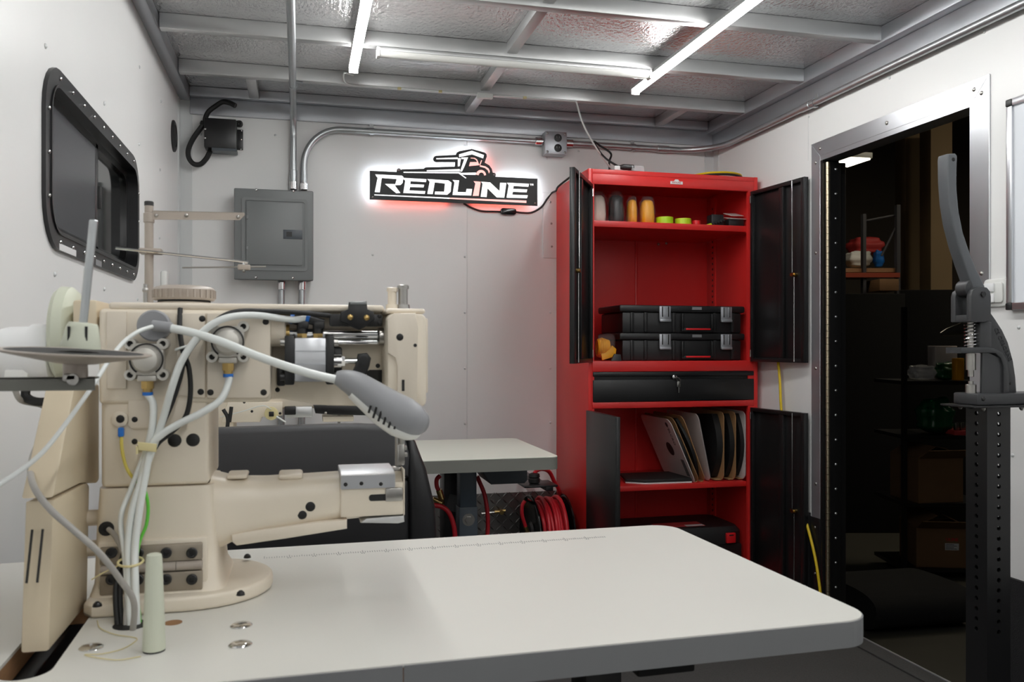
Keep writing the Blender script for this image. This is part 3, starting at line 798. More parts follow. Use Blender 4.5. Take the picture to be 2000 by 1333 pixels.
# doors: built closed-flat at the hinge, then swung
def cdoor(hx_, z0, z1, w, ang, side, rod=True, inner=True):
    """local x runs from the hinge to the free edge; the inside face is local +y"""
    M = Matrix.Translation((hx_, Yf - .004, 0)) @ Matrix.Rotation(ang, 4, 'Z')
    if side < 0: M = M @ Matrix.Diagonal((1, -1, 1, 1))
    def fin(bb):
        bb.xf(M)
        if side < 0: bmesh.ops.reverse_faces(bb.bm, faces=bb.bm.faces)
        return bb
    b = B().box(.004, w, -.016, -.012, z0, z1, .001)
    b.box(.004, .02, -.012, .004, z0, z1, .001).box(w - .022, w, -.012, .004, z0, z1, .002)
    b.box(.02, w - .022, -.012, .004, z1 - .016, z1, .001).box(.02, w - .022, -.012, .004, z0, z0 + .016, .001)
    d = obj('door', fin(b), 'black_door', cab)
    obj('stiffener', fin(B().box(w * .55, w * .63, -.012, .003, z0 + .017, z1 - .017, .002)), 'black_door', d)
    if rod:
        zm = z0 + (z1 - z0) * .48
        x = w * .8
        obj('lock_rod', fin(B().cyl((x, .006, zm + .01), (x, .006, z1 - .004), .0022, n=8).cyl((x + .012, .006, z0 + .004), (x + .012, .006, zm - .01), .0022, n=8)), 'chrome', d)
        obj('lock_cam', fin(B().cyl((x + .006, -.011, zm), (x + .006, .012, zm), .008, n=10).box(x - .012, x + .02, .004, .007, zm - .004, zm + .006)), 'brass', d)
    obj('hinge', fin(B().cyl((.003, .002, z1 - .05), (.003, .002, z1 - .02), .004, n=8).cyl((.003, .002, z0 + .02), (.003, .002, z0 + .05), .004, n=8)), 'chrome', d)
    return d
dw_ = .355
zut, zub = ztop - .066, zu0 - .004
e = pY(1124, 500, 3.02)
angL = math.atan2(3.005 - Yf, .975 - (il))
cdoor(il - .004, zub, zut, dw_, angL, 1)
angR = math.atan2(-.353, .038)
cdoor(ir + .004, zub, zut, dw_, angR, -1)
zlt = zl1 - .006
cdoor(cl + .004, .06, zlt, dw_, radians(-91), 1, True)
d4 = cdoor(ir + .004, .06, zlt, dw_, math.atan2(-.353, .038), -1)

# contents: upper shelf
zs += .0005
def sx(u, Y=3.42): return pY(u, 430, Y).x
def bag(name, x, y, w, d, h, m, label, cat, group, film=True):
    t_ = thing(name, (x, y, zs), label, cat, group)
    secs = []
    for f, s in ((0, .86), (.04, .98), (.3, 1.0), (.7, .95), (.92, .8), (1., .5)):
        secs.append(((x, y, zs + h * f), (w * s, 0, 0), (0, d * s, 0), 2.5))
    b = B().loft(secs, 20); rn_ = random.Random(int(x * 777))
    for v_ in b.bm.verts: v_.co += Vector((rn_.uniform(-.0018, .0018), rn_.uniform(-.0018, .0018), 0))
    obj('roll', b, m, t_, smooth=50)
    if film:
        b = B(); rnd = random.Random(int(x * 1000))
        secs = []
        for f, s in ((0, 1.0), (.1, 1.1), (.3, 1.08), (.5, 1.12), (.7, 1.06), (.9, 1.1), (1.04, .85), (1.14, .6)):
            secs.append(((x + rnd.uniform(-.003, .003), y, zs + .001 + h * f), (w * s, 0, 0), (0, d * s, 0), 2.2))
        b.loft(secs, 18)
        for v_ in b.bm.verts:
            v_.co += Vector((rnd.uniform(-.004, .004), rnd.uniform(-.004, .004), 0))
        obj('plastic_wrap', b, 'clear_film', t_, smooth=15)
bag('thread_pack', sx(1172), 3.45, .032, .034, .118, 'off_white_cloth', 'off-white roll in clear film at the left of the top shelf', 'roll', 'wrapped rolls on the top shelf')
bag('thread_pack', sx(1206), 3.44, .031, .034, .12, 'black_plastic', 'black roll in shiny clear film on the top shelf', 'roll', 'wrapped rolls on the top shelf')
bag('thread_pack', sx(1234), 3.42, .019, .03, .1, 'yellow', 'narrow yellow roll in clear film beside the black one', 'roll', 'wrapped rolls on the top shelf')
bag('thread_pack', sx(1262), 3.41, .029, .03, .1, 'yellow', 'wide yellow roll in clear film beside the green tape', 'roll', 'wrapped rolls on the top shelf')
def tape(u, y, r, h, m, label):
    x = sx(u, y)
    b = B().lathe((x, y, zs), (0, 0, 1), [(0, r * .55), (0, r), (h, r), (h, r * .55), (0, r * .55)], 28)
    obj('tape_roll', b, m, label=label, cat='tape', group='tape rolls on the top shelf')
tape(1298, 3.4, .037, .028, 'lime', 'mottled green tape roll on the top cabinet shelf')
tape(1334, 3.4, .035, .025, 'lime_plain', 'plain lime yellow tape roll on the top cabinet shelf')
tape(1360, 3.41, .018, .021, 'red_plastic', 'small red tape roll on the top cabinet shelf')
b = B().prism([(sx(1372), 3.4, zs), (sx(1387), 3.4, zs), (sx(1387), 3.4, zs + .014), (sx(1381), 3.4, zs + .01), (sx(1374), 3.4, zs + .003)], (0, .04, 0), .001)
obj('cloth_scrap', b, 'lime_plain', label='small yellow scrap beside the red tape roll', cat='scrap')
b = B(); x = sx(1398)
b.box(-.03, .03, 3.4, 3.45, zs, zs + .052, .006); b.xf(Matrix.Translation((x, 0, 0)))
for i in range(5): b.cyl((x - .024 + i * .012, 3.4, zs + .01 + i * .004), (x - .024 + i * .012, 3.395, zs + .012 + i * .004), .007, n=10)
obj('connector_bag', b, 'black_plastic', label='crumpled dark green-black packet near the right of the top shelf', cat='packet')
cp = thing('card_pack', (sx(1434), 3.43, zs), 'stack of clear plastic card boxes at the right of the top shelf', 'box')
x = sx(1434)
obj('box_body', B().box(x - .036, x + .036, 3.4, 3.46, zs, zs + .036, .002), 'black_plastic', cp)
M = Matrix.Translation((x + .004, 3.43, zs + .042)) @ Matrix.Rotation(radians(12), 4, 'X') @ Matrix.Rotation(radians(8), 4, 'Z')
b = B().box(-.04, .04, -.035, .035, -.001, .001); b.xf(M); obj('card', b, 'cardboard_white', cp)
M = Matrix.Translation((x + .006, 3.44, zs + .06)) @ Matrix.Rotation(radians(18), 4, 'X') @ Matrix.Rotation(radians(10), 4, 'Z')
b = B().box(-.032, .034, -.03, .03, -.001, .001); b.xf(M); obj('card', b, 'cardboard_white', cp)

# two stacked tool cases
def tool_case(z, h, label):
    x0, x1 = pY(1208, 650, 3.40).x, pY(1452, 650, 3.40).x
    y0, y1 = 3.385, 3.66
    t_ = thing('tool_case', ((x0 + x1) / 2, (y0 + y1) / 2, z), label, 'tool case', 'tool cases in the cabinet')
    zl = z + h * .74
    obj('body', B().box(x0 + .015, x1 - .015, y0 + .008, y1 - .005, z, zl, .006), 'black_plastic', t_)
    obj('lid', B().box(x0, x1, y0, y1, zl + .001, z + h, .008), 'black_plastic', t_)
    def case(u, v): return x0 + (u - 1208) / (1452 - 1208) * (x1 - x0)
    b = B()
    for u in (1232, 1258, 1312, 1392, 1428): b.box(case(u, 0) - .008, case(u, 0) + .008, y0 + .001, y0 + .01, z + .004, zl, .002)
    obj('rib', b, 'black_plastic', t_, kind='stuff')
    for u in (1293, 1413):
        xc = case(u, 0)
        lt = obj('latch', B().box(xc - .026, xc + .026, y0 - .008, y0 - .0005, zl - h * .32, z + h - .004, .002), 'alu_cool', t_)
        obj('latch_ridge', B().box(xc - .016, xc - .011, y0 - .0095, y0 - .0075, zl - h * .16, z + h - .006).box(xc + .011, xc + .016, y0 - .0095, y0 - .0075, zl - h * .16, z + h - .006), 'chrome', lt, kind='stuff')
        obj('latch_lip', B().box(xc - .026, xc + .026, y0 - .012, y0 - .008, zl - h * .34, zl - h * .24, .002), 'alu_cool', lt)
    xc0, xc1 = case(1324, 0), case(1387, 0)
    b = B()
    b.box(xc0, xc0 + .012, y0 - .014, y0 - .004, z + .014, zl - .004, .002).box(xc1 - .012, xc1, y0 - .014, y0 - .004, z + .014, zl - .004, .002)
    b.box(xc0, xc1, y0 - .014, y0 - .004, z + .006, z + .022, .003)
    hd = obj('handle', b, 'black_metal', t_)
    obj('handle_grip', B().box(xc0 + .018, xc1 - .018, y0 - .016, y0 - .0135, z + .013, z + .02, .001), 'red_plastic', hd, label='red grip strip')
    b = B().box((xc0 + xc1) / 2 - .022, (xc0 + xc1) / 2 + .022, y0 - .003, y0 + .001, z + h - .018, z + h - .006)
    obj('hang_tab', b, 'clear_box', t_)
    return z + h
zt_ = tool_case(zu0 + .0005, .118, 'black tool case with silver latches, bottom of the two in the cabinet')
tool_case(zt_ + .0005, .118, 'black tool case with silver latches, top of the two in the cabinet')
# yellow strap bundle
bx_ = pY(1182, 680, 3.42).x
ys = thing('strap_bundle', (bx_, 3.42, zu0), 'bundle of yellow webbing in clear wrap beside the tool cases', 'strap')
for i in range(9):
    x = bx_ - .03 + i * .006
    r = .042 - abs(i - 3) * .002
    obj('strap_loop', B().tube([(x + .02 * cos(a) * .3, 3.43 + r * cos(a), zu0 + .055 + r * .95 * sin(a)) for a in [2 * pi * j / 12 for j in range(12)]], .0045, 6, 2, True), 'yellow', ys)
obj('strap_end', B().prism([(bx_ - .03, 3.37, zu0 + .003), (bx_ + .03, 3.375, zu0 + .02), (bx_ + .038, 3.385, zu0 + .05), (bx_ + .02, 3.385, zu0 + .065), (bx_ - .01, 3.38, zu0 + .035), (bx_ - .035, 3.375, zu0 + .03)], (0, .012, 0), .003), 'yellow', ys)
obj('plastic_wrap', B().loft([((bx_ - .04, 3.42, zu0 + .055), (0, .05, 0), (0, 0, .052), 2.3), ((bx_ + .02, 3.42, zu0 + .06), (0, .05, 0), (0, 0, .058), 2.2), ((bx_ + .035, 3.42, zu0 + .07), (0, .03, 0), (0, 0, .04), 2.2)], 16), 'clear_film', ys)
b = B().prism([(bx_ + .0, 3.35, zu0), (bx_ + .05, 3.352, zu0), (bx_ + .046, 3.356, zu0 + .028), (bx_ + .02, 3.36, zu0 + .03)], (0, .012, 0), .002)
obj('plastic_scrap', b, 'black_plastic', label='small folded dark grey flap in front of the yellow webbing', cat='scrap')

# lower compartment: flat cartons of tape on the shelf
zs2 += .0005
gp = 'flat tape cartons on the lower cabinet shelf'
def carton(xb, lean, y0, y1, h, th, label, front='cardboard_white', disc=None, back='cardboard', deco=False):
    """thin open carton standing on edge; xb foot position, lean to the left at the top"""
    t_ = thing('tape_carton', (xb, (y0 + y1) / 2, zs2), label, 'carton', gp)
    M = Matrix.Translation((xb, y0, zs2 + .004)) @ Matrix.Rotation(-lean, 4, 'Y')
    def sheet(x0, x1):
        pts = [(x0, y, z) for y, z in rrect(0, y1 - y0, 0, h, .03, 4)]
        return B().prism(pts, (x1 - x0, 0, 0))
    if front: obj('side', sheet(-th, -th + .003).xf(M), front, t_)
    obj('side', sheet(-.003, 0).xf(M), back, t_)
    if disc:
        dp_ = [(.005 + .05 * (2 * k_ / 12 - 1) ** 2, h * (.04 + .92 * k_ / 12)) for k_ in range(13)] + [(y1 - y0 - .02, h * .9), (y1 - y0 - .02, h * .1)]
        b = B().prism([(-th + .004, y_, z_) for y_, z_ in dp_], (th - .008, 0, 0)).xf(M)
        obj('tape_disc', b, 'black_rubber', t_)
    obj('bottom', B().box(-th + .003, -.003, .02, y1 - y0 - .01, 0, .003).xf(M), 'cardboard', t_)
    if deco:
        s0 = t_
        b = B().lathe((-th - .0004, (y1 - y0) * .38, h * .5), (-1, 0, 0), [(0, .032), (.0008, .032), (.0008, 0)], 24).xf(M)
        obj('centre_hole', b, 'black_rubber', t_)
        F_ = M @ frameM((-th - .0006, .05, h * .82), (0, 0, -1), (0, 1, 0))
        # reads down the front edge, seen from the left
        F_ = M @ frameM((-th - .0006, .052, h * .74), (0, 0, -1), (0, -1, 0))
        obj('lettering', text_mesh('VELCRO', .026, F_, .0003), 'ink', t_)
        b = B().lathe((-th - .0004, .052, h * .91), (-1, 0, 0), [(0, .006), (0, .011), (.0008, .011), (.0008, .006), (0, .006)], 18).xf(M)
        obj('logo_mark', b, 'ink', t_)
        for k_ in range(4):
            b = B().box(-th - .001, -th - .0002, .028 + k_ * .008, .032 + k_ * .008, .03, .11).xf(M); obj('print_line', b, 'ink', t_)
    return t_
def lx(u, v=940, Y=3.37): return pY(u, v, Y).x
h_ = zl1 - zs2 - .03
carton(lx(1368), radians(24), 3.372, 3.70, h_ * 1.02, .022, 'leaning white carton printed with black lettering and a round hole', disc=True, deco=True)
carton(lx(1380), radians(21), 3.372, 3.70, h_ * 1.02, .02, 'leaning brown carton between the printed and the plain white one', None, disc=True)
carton(lx(1390), radians(12), 3.372, 3.70, h_ * 1.0, .004, 'plain white carton leaning slightly, left of the upright ones', 'cardboard_white', back='cardboard_white')
carton(lx(1415), 0, 3.372, 3.70, h_, .036, 'upright carton holding a black tape disc, leftmost of the upright ones', None, disc=True)
carton(lx(1438), 0, 3.372, 3.70, h_, .03, 'upright carton holding a black tape disc, middle of the upright ones', None, disc=True)
carton(lx(1457), 0, 3.372, 3.70, h_, .026, 'upright white carton next to the right cabinet wall', None, disc=True, back='cardboard_white')
bs = thing('sheet_pad', (lx(1290), 3.5, zs2), 'flat pad of black sheets on a white board on the lower shelf', 'pad')
pad = [(lx(1232), 3.43), (lx(1262), 3.38), (lx(1352), 3.372), (lx(1356), 3.40), (lx(1350), 3.6), (lx(1250), 3.6)]
obj('board', B().prism([(x, y, zs2) for x, y in pad], (0, 0, .006), .001, 1), 'paper_white', bs)
obj('sheets', B().prism([(x * 1. , y + .002, zs2 + .0062) for x, y in pad], (0, 0, .012), .002, 1), 'black_rubber', bs)
# big tool box at the bottom
tb = thing('tool_box', (1.56, 3.54, .09), 'large black tool box with a red latch on the cabinet floor', 'tool box')
x0, x1 = pY(1222, 1030, 3.42).x, pY(1452, 1030, 3.42).x
zt1 = pY(1400, 1028, 3.45).z
obj('body', B().box(x0 + .01, x1 - .006, 3.42, 3.72, .0905, zt1 - .075, .008), 'black_plastic', tb)
obj('lid', B().loft([((x0 / 2 + x1 / 2, 3.57, zt1 - .074), ((x1 - x0) / 2, 0, 0), (0, .155, 0), 9), ((x0 / 2 + x1 / 2, 3.57, zt1 - .02), ((x1 - x0) / 2, 0, 0), (0, .155, 0), 9), ((x0 / 2 + x1 / 2, 3.57, zt1), ((x1 - x0) / 2 - .015, 0, 0), (0, .14, 0), 9)], 40), 'black_plastic', tb)
lq = pY(1429, 1052, 3.4)
la = obj('latch', B().box(lq.x - .022, lq.x + .022, 3.402, 3.416, lq.z - .022, lq.z + .022, .003), 'red_plastic', tb, label='bright red latch')
obj('latch_slot', B().box(lq.x - .01, lq.x + .01, 3.4005, 3.4025, lq.z + .01, lq.z + .015), 'black_plastic', la)
cxx = (x0 + x1) / 2
lb = obj('top_label', B().box(cxx - .1, cxx + .12, 3.47, 3.56, zt1, zt1 + .0008), 'paper_red', tb)
obj('label_print', B().box(cxx + .03, cxx + .115, 3.472, 3.5, zt1 + .0008, zt1 + .0012), 'paper_white', lb)
b = B()
for i in range(5): b.box(x0 + .04 + i * .04, x0 + .068 + i * .04, 3.413, 3.421, zt1 - .065, zt1 - .03, .002)
obj('panel_window', b, 'panel_dark', tb, kind='stuff')

# on top of the cabinet
pb = thing('power_plug', (pY(1205, 328, 3.5).x, 3.5, ztop), 'black cord with plug lying on top of the red cabinet', 'cable')
zt2 = ztop + .003
def tp(u, v, Y): return pY(u, v, Y)
obj('plug', B().loft([((pY(1196, 0, 3.45).x, 3.375, zt2 + .016), (0, .006, 0), (0, 0, .006)), ((pY(1204, 0, 3.45).x, 3.37, zt2 + .016), (0, .012, 0), (0, 0, .012)), ((pY(1222, 0, 3.45).x, 3.365, zt2 + .014), (0, .014, 0), (0, 0, .012))], 14), 'black_plastic', pb)
obj('cord', B().tube([Vector((pY(1197, 0, 3.45).x, 3.375, zt2 + .016)), pY(1186, 312, 3.44), pY(1170, 295, 3.55), pY(1160, 277, 3.6), pY(1172, 285, 3.62), pY(1193, 300, 3.6), pY(1190, 316, 3.56), Vector((pY(1184, 325, 3.56).x, 3.56, zt2 + .004)), Vector((1.2, 3.62, zt2 + .004))], .0045, 8, 5), 'black_rubber', pb)
b = B().box(pY(1222, 0, 3.42).x, pY(1247, 0, 3.42).x, 3.352, 3.4, zt2 - .002, zt2 + .022, .004)
obj('clear_case', b, 'clear_box', label='small clear plastic case beside the black plug on the cabinet', cat='case')
b = B().box(pY(1189, 0, 3.42).x, pY(1200, 0, 3.42).x, 3.35, 3.356, zt2 - .002, zt2 + .016, .003)
obj('paper_tag', b, 'paper_white', label='crumpled white tag beside the plug on the cabinet', cat='tag')
cc = thing('coiled_cord', (cr - .15, 3.55, ztop), 'coiled yellow and black cord on the right of the cabinet top', 'cable')
for k_, (m, r) in enumerate((('black_rubber', .115), ('yellow_cord', .11))):
    cxx = cr - .135
    obj('coil', B().tube([(cxx + r * cos(a), 3.47 + r * sin(a), ztop + .008 + k_ * .01) for a in [2 * pi * j / 20 for j in range(20)]], .0045, 7, 2, True), m, cc)
# yellow cord hanging behind the right doors
yc = thing('yellow_cord', (1.9, 3.1, .2), 'yellow cord hanging behind the right cabinet doors by the doorway', 'cable')
ax = XR - .02
P_ = [pX(1519, 700, ax), pX(1523, 740, ax), pX(1526, 800, ax), pX(1534, 850, ax + .01), pX(1548, 930, ax + .012), pX(1572, 1010, ax + .006), pX(1590, 1080, ax), pX(1600, 1140, ax), pX(1606, 1200, ax)]
obj('cord', B().tube(P_, .0055, 8), 'yellow_cord', yc)
# ------------------------------------------------------------------ front table
ZT = .73
TX0, TX1, TY0, TY1 = -.465, pZ(1692, 1222, ZT).x, pZ(1300, 1290 - 60, ZT).y, pZ(1250, 1032, ZT).y
TY0 = pZ(1560, 1233, ZT).y
TX1 += .024
TH = .034
st = thing('sewing_table', ((TX0 + TX1) / 2, (TY0 + TY1) / 2, 0), 'pale laminate sewing table with grey edge in the foreground', 'table')
SX0, SX1, SY0, SY1 = -.324, -.267, 1.0, 1.29      # belt slot
def corner(cx, cy, r, a0, a1, n=8): return [(cx + r * cos(radians(a0 + (a1 - a0) * i / n)), cy + r * sin(radians(a0 + (a1 - a0) * i / n))) for i in range(n + 1)]
rr = .045
right = [(SX1, TY0)] + corner(TX1 - rr, TY0 + rr, rr, -90, 0) + corner(TX1 - rr, TY1 - rr, rr, 0, 90) + [(SX1, TY1)]
def slab(b, z0, z1):
    b.prism([(x, y, z0) for x, y in right], (0, 0, z1 - z0))
    b.box(TX0, SX0, TY0, TY1, z0, z1); b.box(SX0, SX1, TY0, SY0, z0, z1); b.box(SX0, SX1, SY1, TY1, z0, z1)
    for sgn, cx in ((1, SX1), (-1, SX0)):
        r = .03
        c = (cx - sgn * r, SY0 + r)
        arc = [(c[0] + sgn * r * sin(radians(a)), c[1] - r * cos(radians(a))) for a in range(0, 91, 15)]
        b.prism([(x, y, z0) for x, y in [(cx, SY0)] + (arc[::-1])], (0, 0, z1 - z0))
    return b
top = obj('tabletop', slab(B(), ZT - .004, ZT), 'table_top', st)
obj('core', slab(B(), ZT - TH + .003, ZT - .0041), 'wood_raw', st)
w = .002
ed = [(TX0, TY0 - w)] + corner(TX1 - rr, TY0 + rr, rr + w, -90, 0) + corner(TX1 - rr, TY1 - rr, rr + w, 0, 90) + [(TX0, TY1 + w)]
edi = [(TX0, TY0)] + corner(TX1 - rr, TY0 + rr, rr, -90, 0) + corner(TX1 - rr, TY1 - rr, rr, 0, 90) + [(TX0, TY1)]
b = B(); n = len(ed)
def band(b, o_, i_, z0, z1):
    for k in range(len(o_) - 1):
        b.prism([(o_[k][0], o_[k][1], z0), (o_[k + 1][0], o_[k + 1][1], z0), (i_[k + 1][0], i_[k + 1][1], z0), (i_[k][0], i_[k][1], z0)], (0, 0, z1 - z0))
    bmesh.ops.remove_doubles(b.bm, verts=b.bm.verts, dist=1e-5)
    return b
sp = pY(775, 1320, TY0).x
# the edge band is split where its two ends meet on the front
o1_ = [(sp + .0006, TY0 - w)] + ed[1:]; i1_ = [(sp + .0006, TY0)] + edi[1:]
obj('edge_band', band(B(), o1_, i1_, ZT - TH, ZT - .0015), 'table_edge', st)
obj('edge_band', B().box(TX0, sp - .0006, TY0 - w, TY0, ZT - TH, ZT - .0015), 'table_edge', st)
# measuring scale printed along the back of the top
b = B()
s0 = pZ(520, 1093, ZT); s1 = pZ(1195, 1053, ZT)
ysc = (s0.y + s1.y) / 2
for i in range(150):
    x = s0.x + (s1.x - s0.x) * i / 150
    b.box(x, x + .0009, ysc, ysc + (.014 if i % 10 == 0 else .01 if i % 5 == 0 else .007), ZT, ZT + .0004)
    if i % 10 == 0 and i: b.box(x - .003, x - .001, ysc - .007, ysc - .003, ZT, ZT + .0002).box(x + .001, x + .003, ysc - .007, ysc - .003, ZT, ZT + .0002)
obj('printed_scale', b, 'panel_grey', top, kind='stuff')
for u, v in ((170, 1267), (465, 1225), (460, 1263)):
    q = pZ(u, v, ZT)
    obj('hole_cap', B().lathe((q.x, q.y, ZT), (0, 0, 1), [(0, .0135), (.001, .0135), (.0028, .011), (.0036, .005), (.0036, 0)], 24), 'chrome', st)
for u, v, r in ((333, 1218, .011), (250, 1222, .021)):
    q = pZ(u, v, ZT)
    h = obj('cable_hole', B().lathe((q.x, q.y, ZT), (0, 0, 1), [(0, r), (.0005, r), (.0005, 0)], 22), 'wood_raw' if u > 300 else 'black_rubber', top)
for x in (TX0 + .12, .45):
    lg = obj('leg', B().box(x - .03, x + .03, 1.22, 1.29, .05, ZT - TH - .035, .004).box(x - .04, x + .04, 1.0, 1.5, ZT - TH - .035, ZT - TH - .0005, .003), 'black_metal', st)
    obj('foot', B().box(x - .035, x + .035, 1.0, 1.5, .0, .05, .008), 'black_metal', st)
obj('cross_bar', B().box(TX0 + .15, .42, 1.24, 1.27, .3, .35, .003), 'black_metal', st)
# the table stands about one degree off the walls, turned about the machine
st.rotation_euler.z = radians(1.25)
pv_ = Vector((-.2, 1.3, 0))
st.location = pv_ + Matrix.Rotation(radians(1.25), 3, 'Z') @ (BASE[st.name] - pv_)

# ------------------------------------------------------------------ front sewing machine
sm = thing('sewing_machine', (-.19, 1.31, ZT), 'cream cylinder-arm sewing machine with air tubes on the front table', 'sewing machine')
CR = 'cream'
YM = 1.24
def mp(u, v, Y=YM): return pY(u or 480, v, Y)
# base
bpts = [(-.272, 1.2 + .012), (-.26, 1.2)] + corner(-.148, 1.31, .11, -90, 90, 16) + [(-.26, 1.42), (-.272, 1.408)]
obj('base_plate', B().prism([(x, y, ZT + .0005) for x, y in bpts], (0, 0, .02), .005, 3), CR, sm)
dots(sm, 'bolt', [pZ(483, 1090, ZT + .025), pZ(470, 1163, ZT + .025), pZ(190, 1185, ZT + .025)], (0, 0, 1), .0058, 'black_metal', .006)
# column
zsm = mp(300, 952).z
colx0, colx1 = mp(197, 900).x, mp(408, 900).x
lowx0, lowx1 = mp(181, 1050).x, mp(424, 1050).x
secs = [((0, 0, ZT + .02), lowx0 - .004, lowx1 + .012, 1.222, 1.40), ((0, 0, ZT + .035), lowx0, lowx1 + .004, 1.232, 1.395), ((0, 0, zsm - .06), lowx0 + .002, lowx1 - .002, 1.236, 1.392), ((0, 0, zsm), colx0 - .004, lowx1 - .006, 1.236, 1.39)]
b = B(); b.loft([(((x0 + x1) / 2, (y0 + y1) / 2, c[2]), ((x1 - x0) / 2, 0, 0), (0, (y1 - y0) / 2, 0), 11) for c, x0, x1, y0, y1 in secs], 64)
obj('lower_column', b, CR, sm)
arm_b = mp(470, 786).z
arm_t = mp(470, 606).z
obj('upper_column', B().box(colx0, colx1, 1.24, 1.39, zsm + .001, arm_b + .02, .006, 3), CR, sm)
# arm: gear housing, middle arm, head
gx1 = mp(529, 700, 1.235).x
obj('arm_housing', B().box(colx0 - .002, gx1, 1.235, 1.40, arm_b, arm_t, .006, 3), CR, sm)
hx0, hx1 = mp(757, 700, 1.2).x, mp(834, 700, 1.2).x
zhb, zht = mp(800, 797, 1.2).z, mp(800, 613, 1.2).z
def mid(u, v): return mp(u, v, 1.285)
P_ = [(gx1 - .01, arm_t), (hx0 + .02, arm_t), (hx0 + .02, zhb + .006), (mid(700, 0).x, mid(0, 797).z), (mid(640, 0).x, mid(0, 795).z), (mid(590, 0).x, mid(0, 788).z), (mid(550, 0).x, mid(0, 780).z), (gx1 - .01, arm_b)]
obj('middle_arm', B().prism([(x, 1.285, z) for x, z in P_], (0, .11, 0), .003, 2), CR, sm)
hp = [(hx0, zht), (hx0 + .004, zht - .0)] 
P_ = rrect(hx0, hx1, zhb, zht, .009, 4)
obj('head', B().prism([(x, 1.205, z) for x, z in P_], (0, .185, 0), .004, 2), CR, sm)
# front cheek of the head that steps back into the recess
ch = [(757, 622), (757, 690), (772, 700), (776, 716), (776, 760), (770, 785), (790, 790), (815, 786), (817, 640), (812, 612), (770, 612)]
fc = obj('face_cover', B().prism([mp(u, v, 1.199) for u, v in ch], (0, .007, 0), .002, 2), 'cream_plate', sm)
obj('slot', B().box(mp(785, 0, 1.198).x, mp(790, 0, 1.198).x, 1.1975, 1.1995, mp(0, 768, 1.198).z, mp(0, 745, 1.198).z), 'black_rubber', fc)
dots(sm, 'plug', [mp(781, 659, 1.199)], (0, -1, 0), .0052, 'black_rubber', .002)
dots(sm, 'screw', [mp(811, 675, 1.199)], (0, -1, 0), .0026, 'black_rubber', .001)
obj('side_cover', B().box(hx1 - .004, hx1 + .003, 1.21, 1.38, zhb + .02, zht - .006, .002), 'cream_plate', sm)
# lid along the top
obj('top_cover', B().box(mp(212, 0, 1.24).x, mp(750, 0, 1.24).x, 1.238, 1.398, arm_t - .001, arm_t + .009, .004, 3), 'cream_plate', sm)
obj('top_cover', B().box(mp(752, 0, 1.22).x, hx1, 1.215, 1.39, zht + .0005, zht + .008, .004, 3), 'cream_plate', sm)
# cover plates on the housing
def plate(poly, Y, th, m='cream_plate', nm='cover_plate', bev=.0015):
    return obj(nm, B().prism([mp(u, v, Y) for u, v in poly], (0, th, 0), bev, 2), m, sm)
plate([(404, 612), (528, 612), (528, 770), (520, 778), (404, 778)], 1.228, .008)
plate([(344, 612), (401, 612), (401, 778), (344, 772)], 1.231, .005)
plate([(208, 608), (247, 608), (247, 760), (208, 760)], 1.232, .005)
plate([(250, 760), (378, 775), (372, 812), (365, 838), (256, 838), (250, 830)], 1.2355, .006)
obj('boss', B().lathe(mp(235, 819, 1.241), (0, -1, 0), [(0, .0105), (.005, .0105), (.006, .009), (.006, 0)], 20), CR, sm)
for pts_, r in (([(395, 623, 1.231), (392, 766, 1.231), (411, 767, 1.228), (515, 767, 1.228), (519, 629, 1.228)], .0044), ([(542, 762, 1.285), (738, 715, 1.285)], .0035), ([(263, 820, 1.2355), (263, 863, 1.24)], .004), ([(235, 819, 1.235)], .0055)):
    dots(sm, 'screw', [mp(*p) for p in pts_], (0, -1, 0), r, 'black_rubber', .0015)
dots(sm, 'plug', [mp(341, 861, 1.24), mp(377, 860, 1.24)], (0, -1, 0), .009, 'black_rubber', .003, 20)
# stitch dial on top
kq = mp(360, 575, 1.315)
prof = [(0, .041), (.002, .0425), (.015, .0425), (.019, .039), (.021, .03), (.021, 0)]
obj('dial_flange', B().lathe((kq.x, 1.315, arm_t + .009), (0, 0, 1), [(0, .045), (.003, .04), (.006, .03)], 28), 'cream_plate', sm)
dl = obj('stitch_dial', B().lathe((kq.x, 1.315, arm_t + .016), (0, 0, 1), prof, 32), 'beige_grey', sm)
b = B()
for i in range(28):
    a = 2 * pi * i / 28
    b.box(-.0014, .0014, .0415, .0437, .003, .0145, M=Matrix.Translation((kq.x, 1.315, arm_t + .016)) @ Matrix.Rotation(a, 4, 'Z'))
obj('dial_ridges', b, 'beige_grey', dl, kind='stuff')
obj('dial_shadow_gap', B().lathe((kq.x, 1.315, arm_t + .0135), (0, 0, 1), [(0, .036), (.0025, .036)], 24), 'black_rubber', sm)
# oil posts on the head
for u, m, r, vt in ((766, CR, .0065, 562), (787, 'steel', .0068, 557)):
    q = mp(u, 600, 1.27); zt_ = mp(u, vt, 1.27).z
    obj('post', B().lathe((q.x, 1.27, zht + .008), (0, 0, 1), [(0, r * 1.5), (.008, r * 1.4), (.008, r), (zt_ - zht - .014, r), (zt_ - zht - .014, r * 1.25), (zt_ - zht - .009, r * 1.25), (zt_ - zht - .008, r)], 18), m, sm)
# thread pin
q = mp(284, 600, 1.26); obj('thread_pin', B().cyl((q.x, 1.26, arm_t), (q.x, 1.26, mp(284, 555, 1.26).z), .0028, n=10).ball((q.x, 1.26, mp(284, 567, 1.26).z), .0042), 'steel', sm)

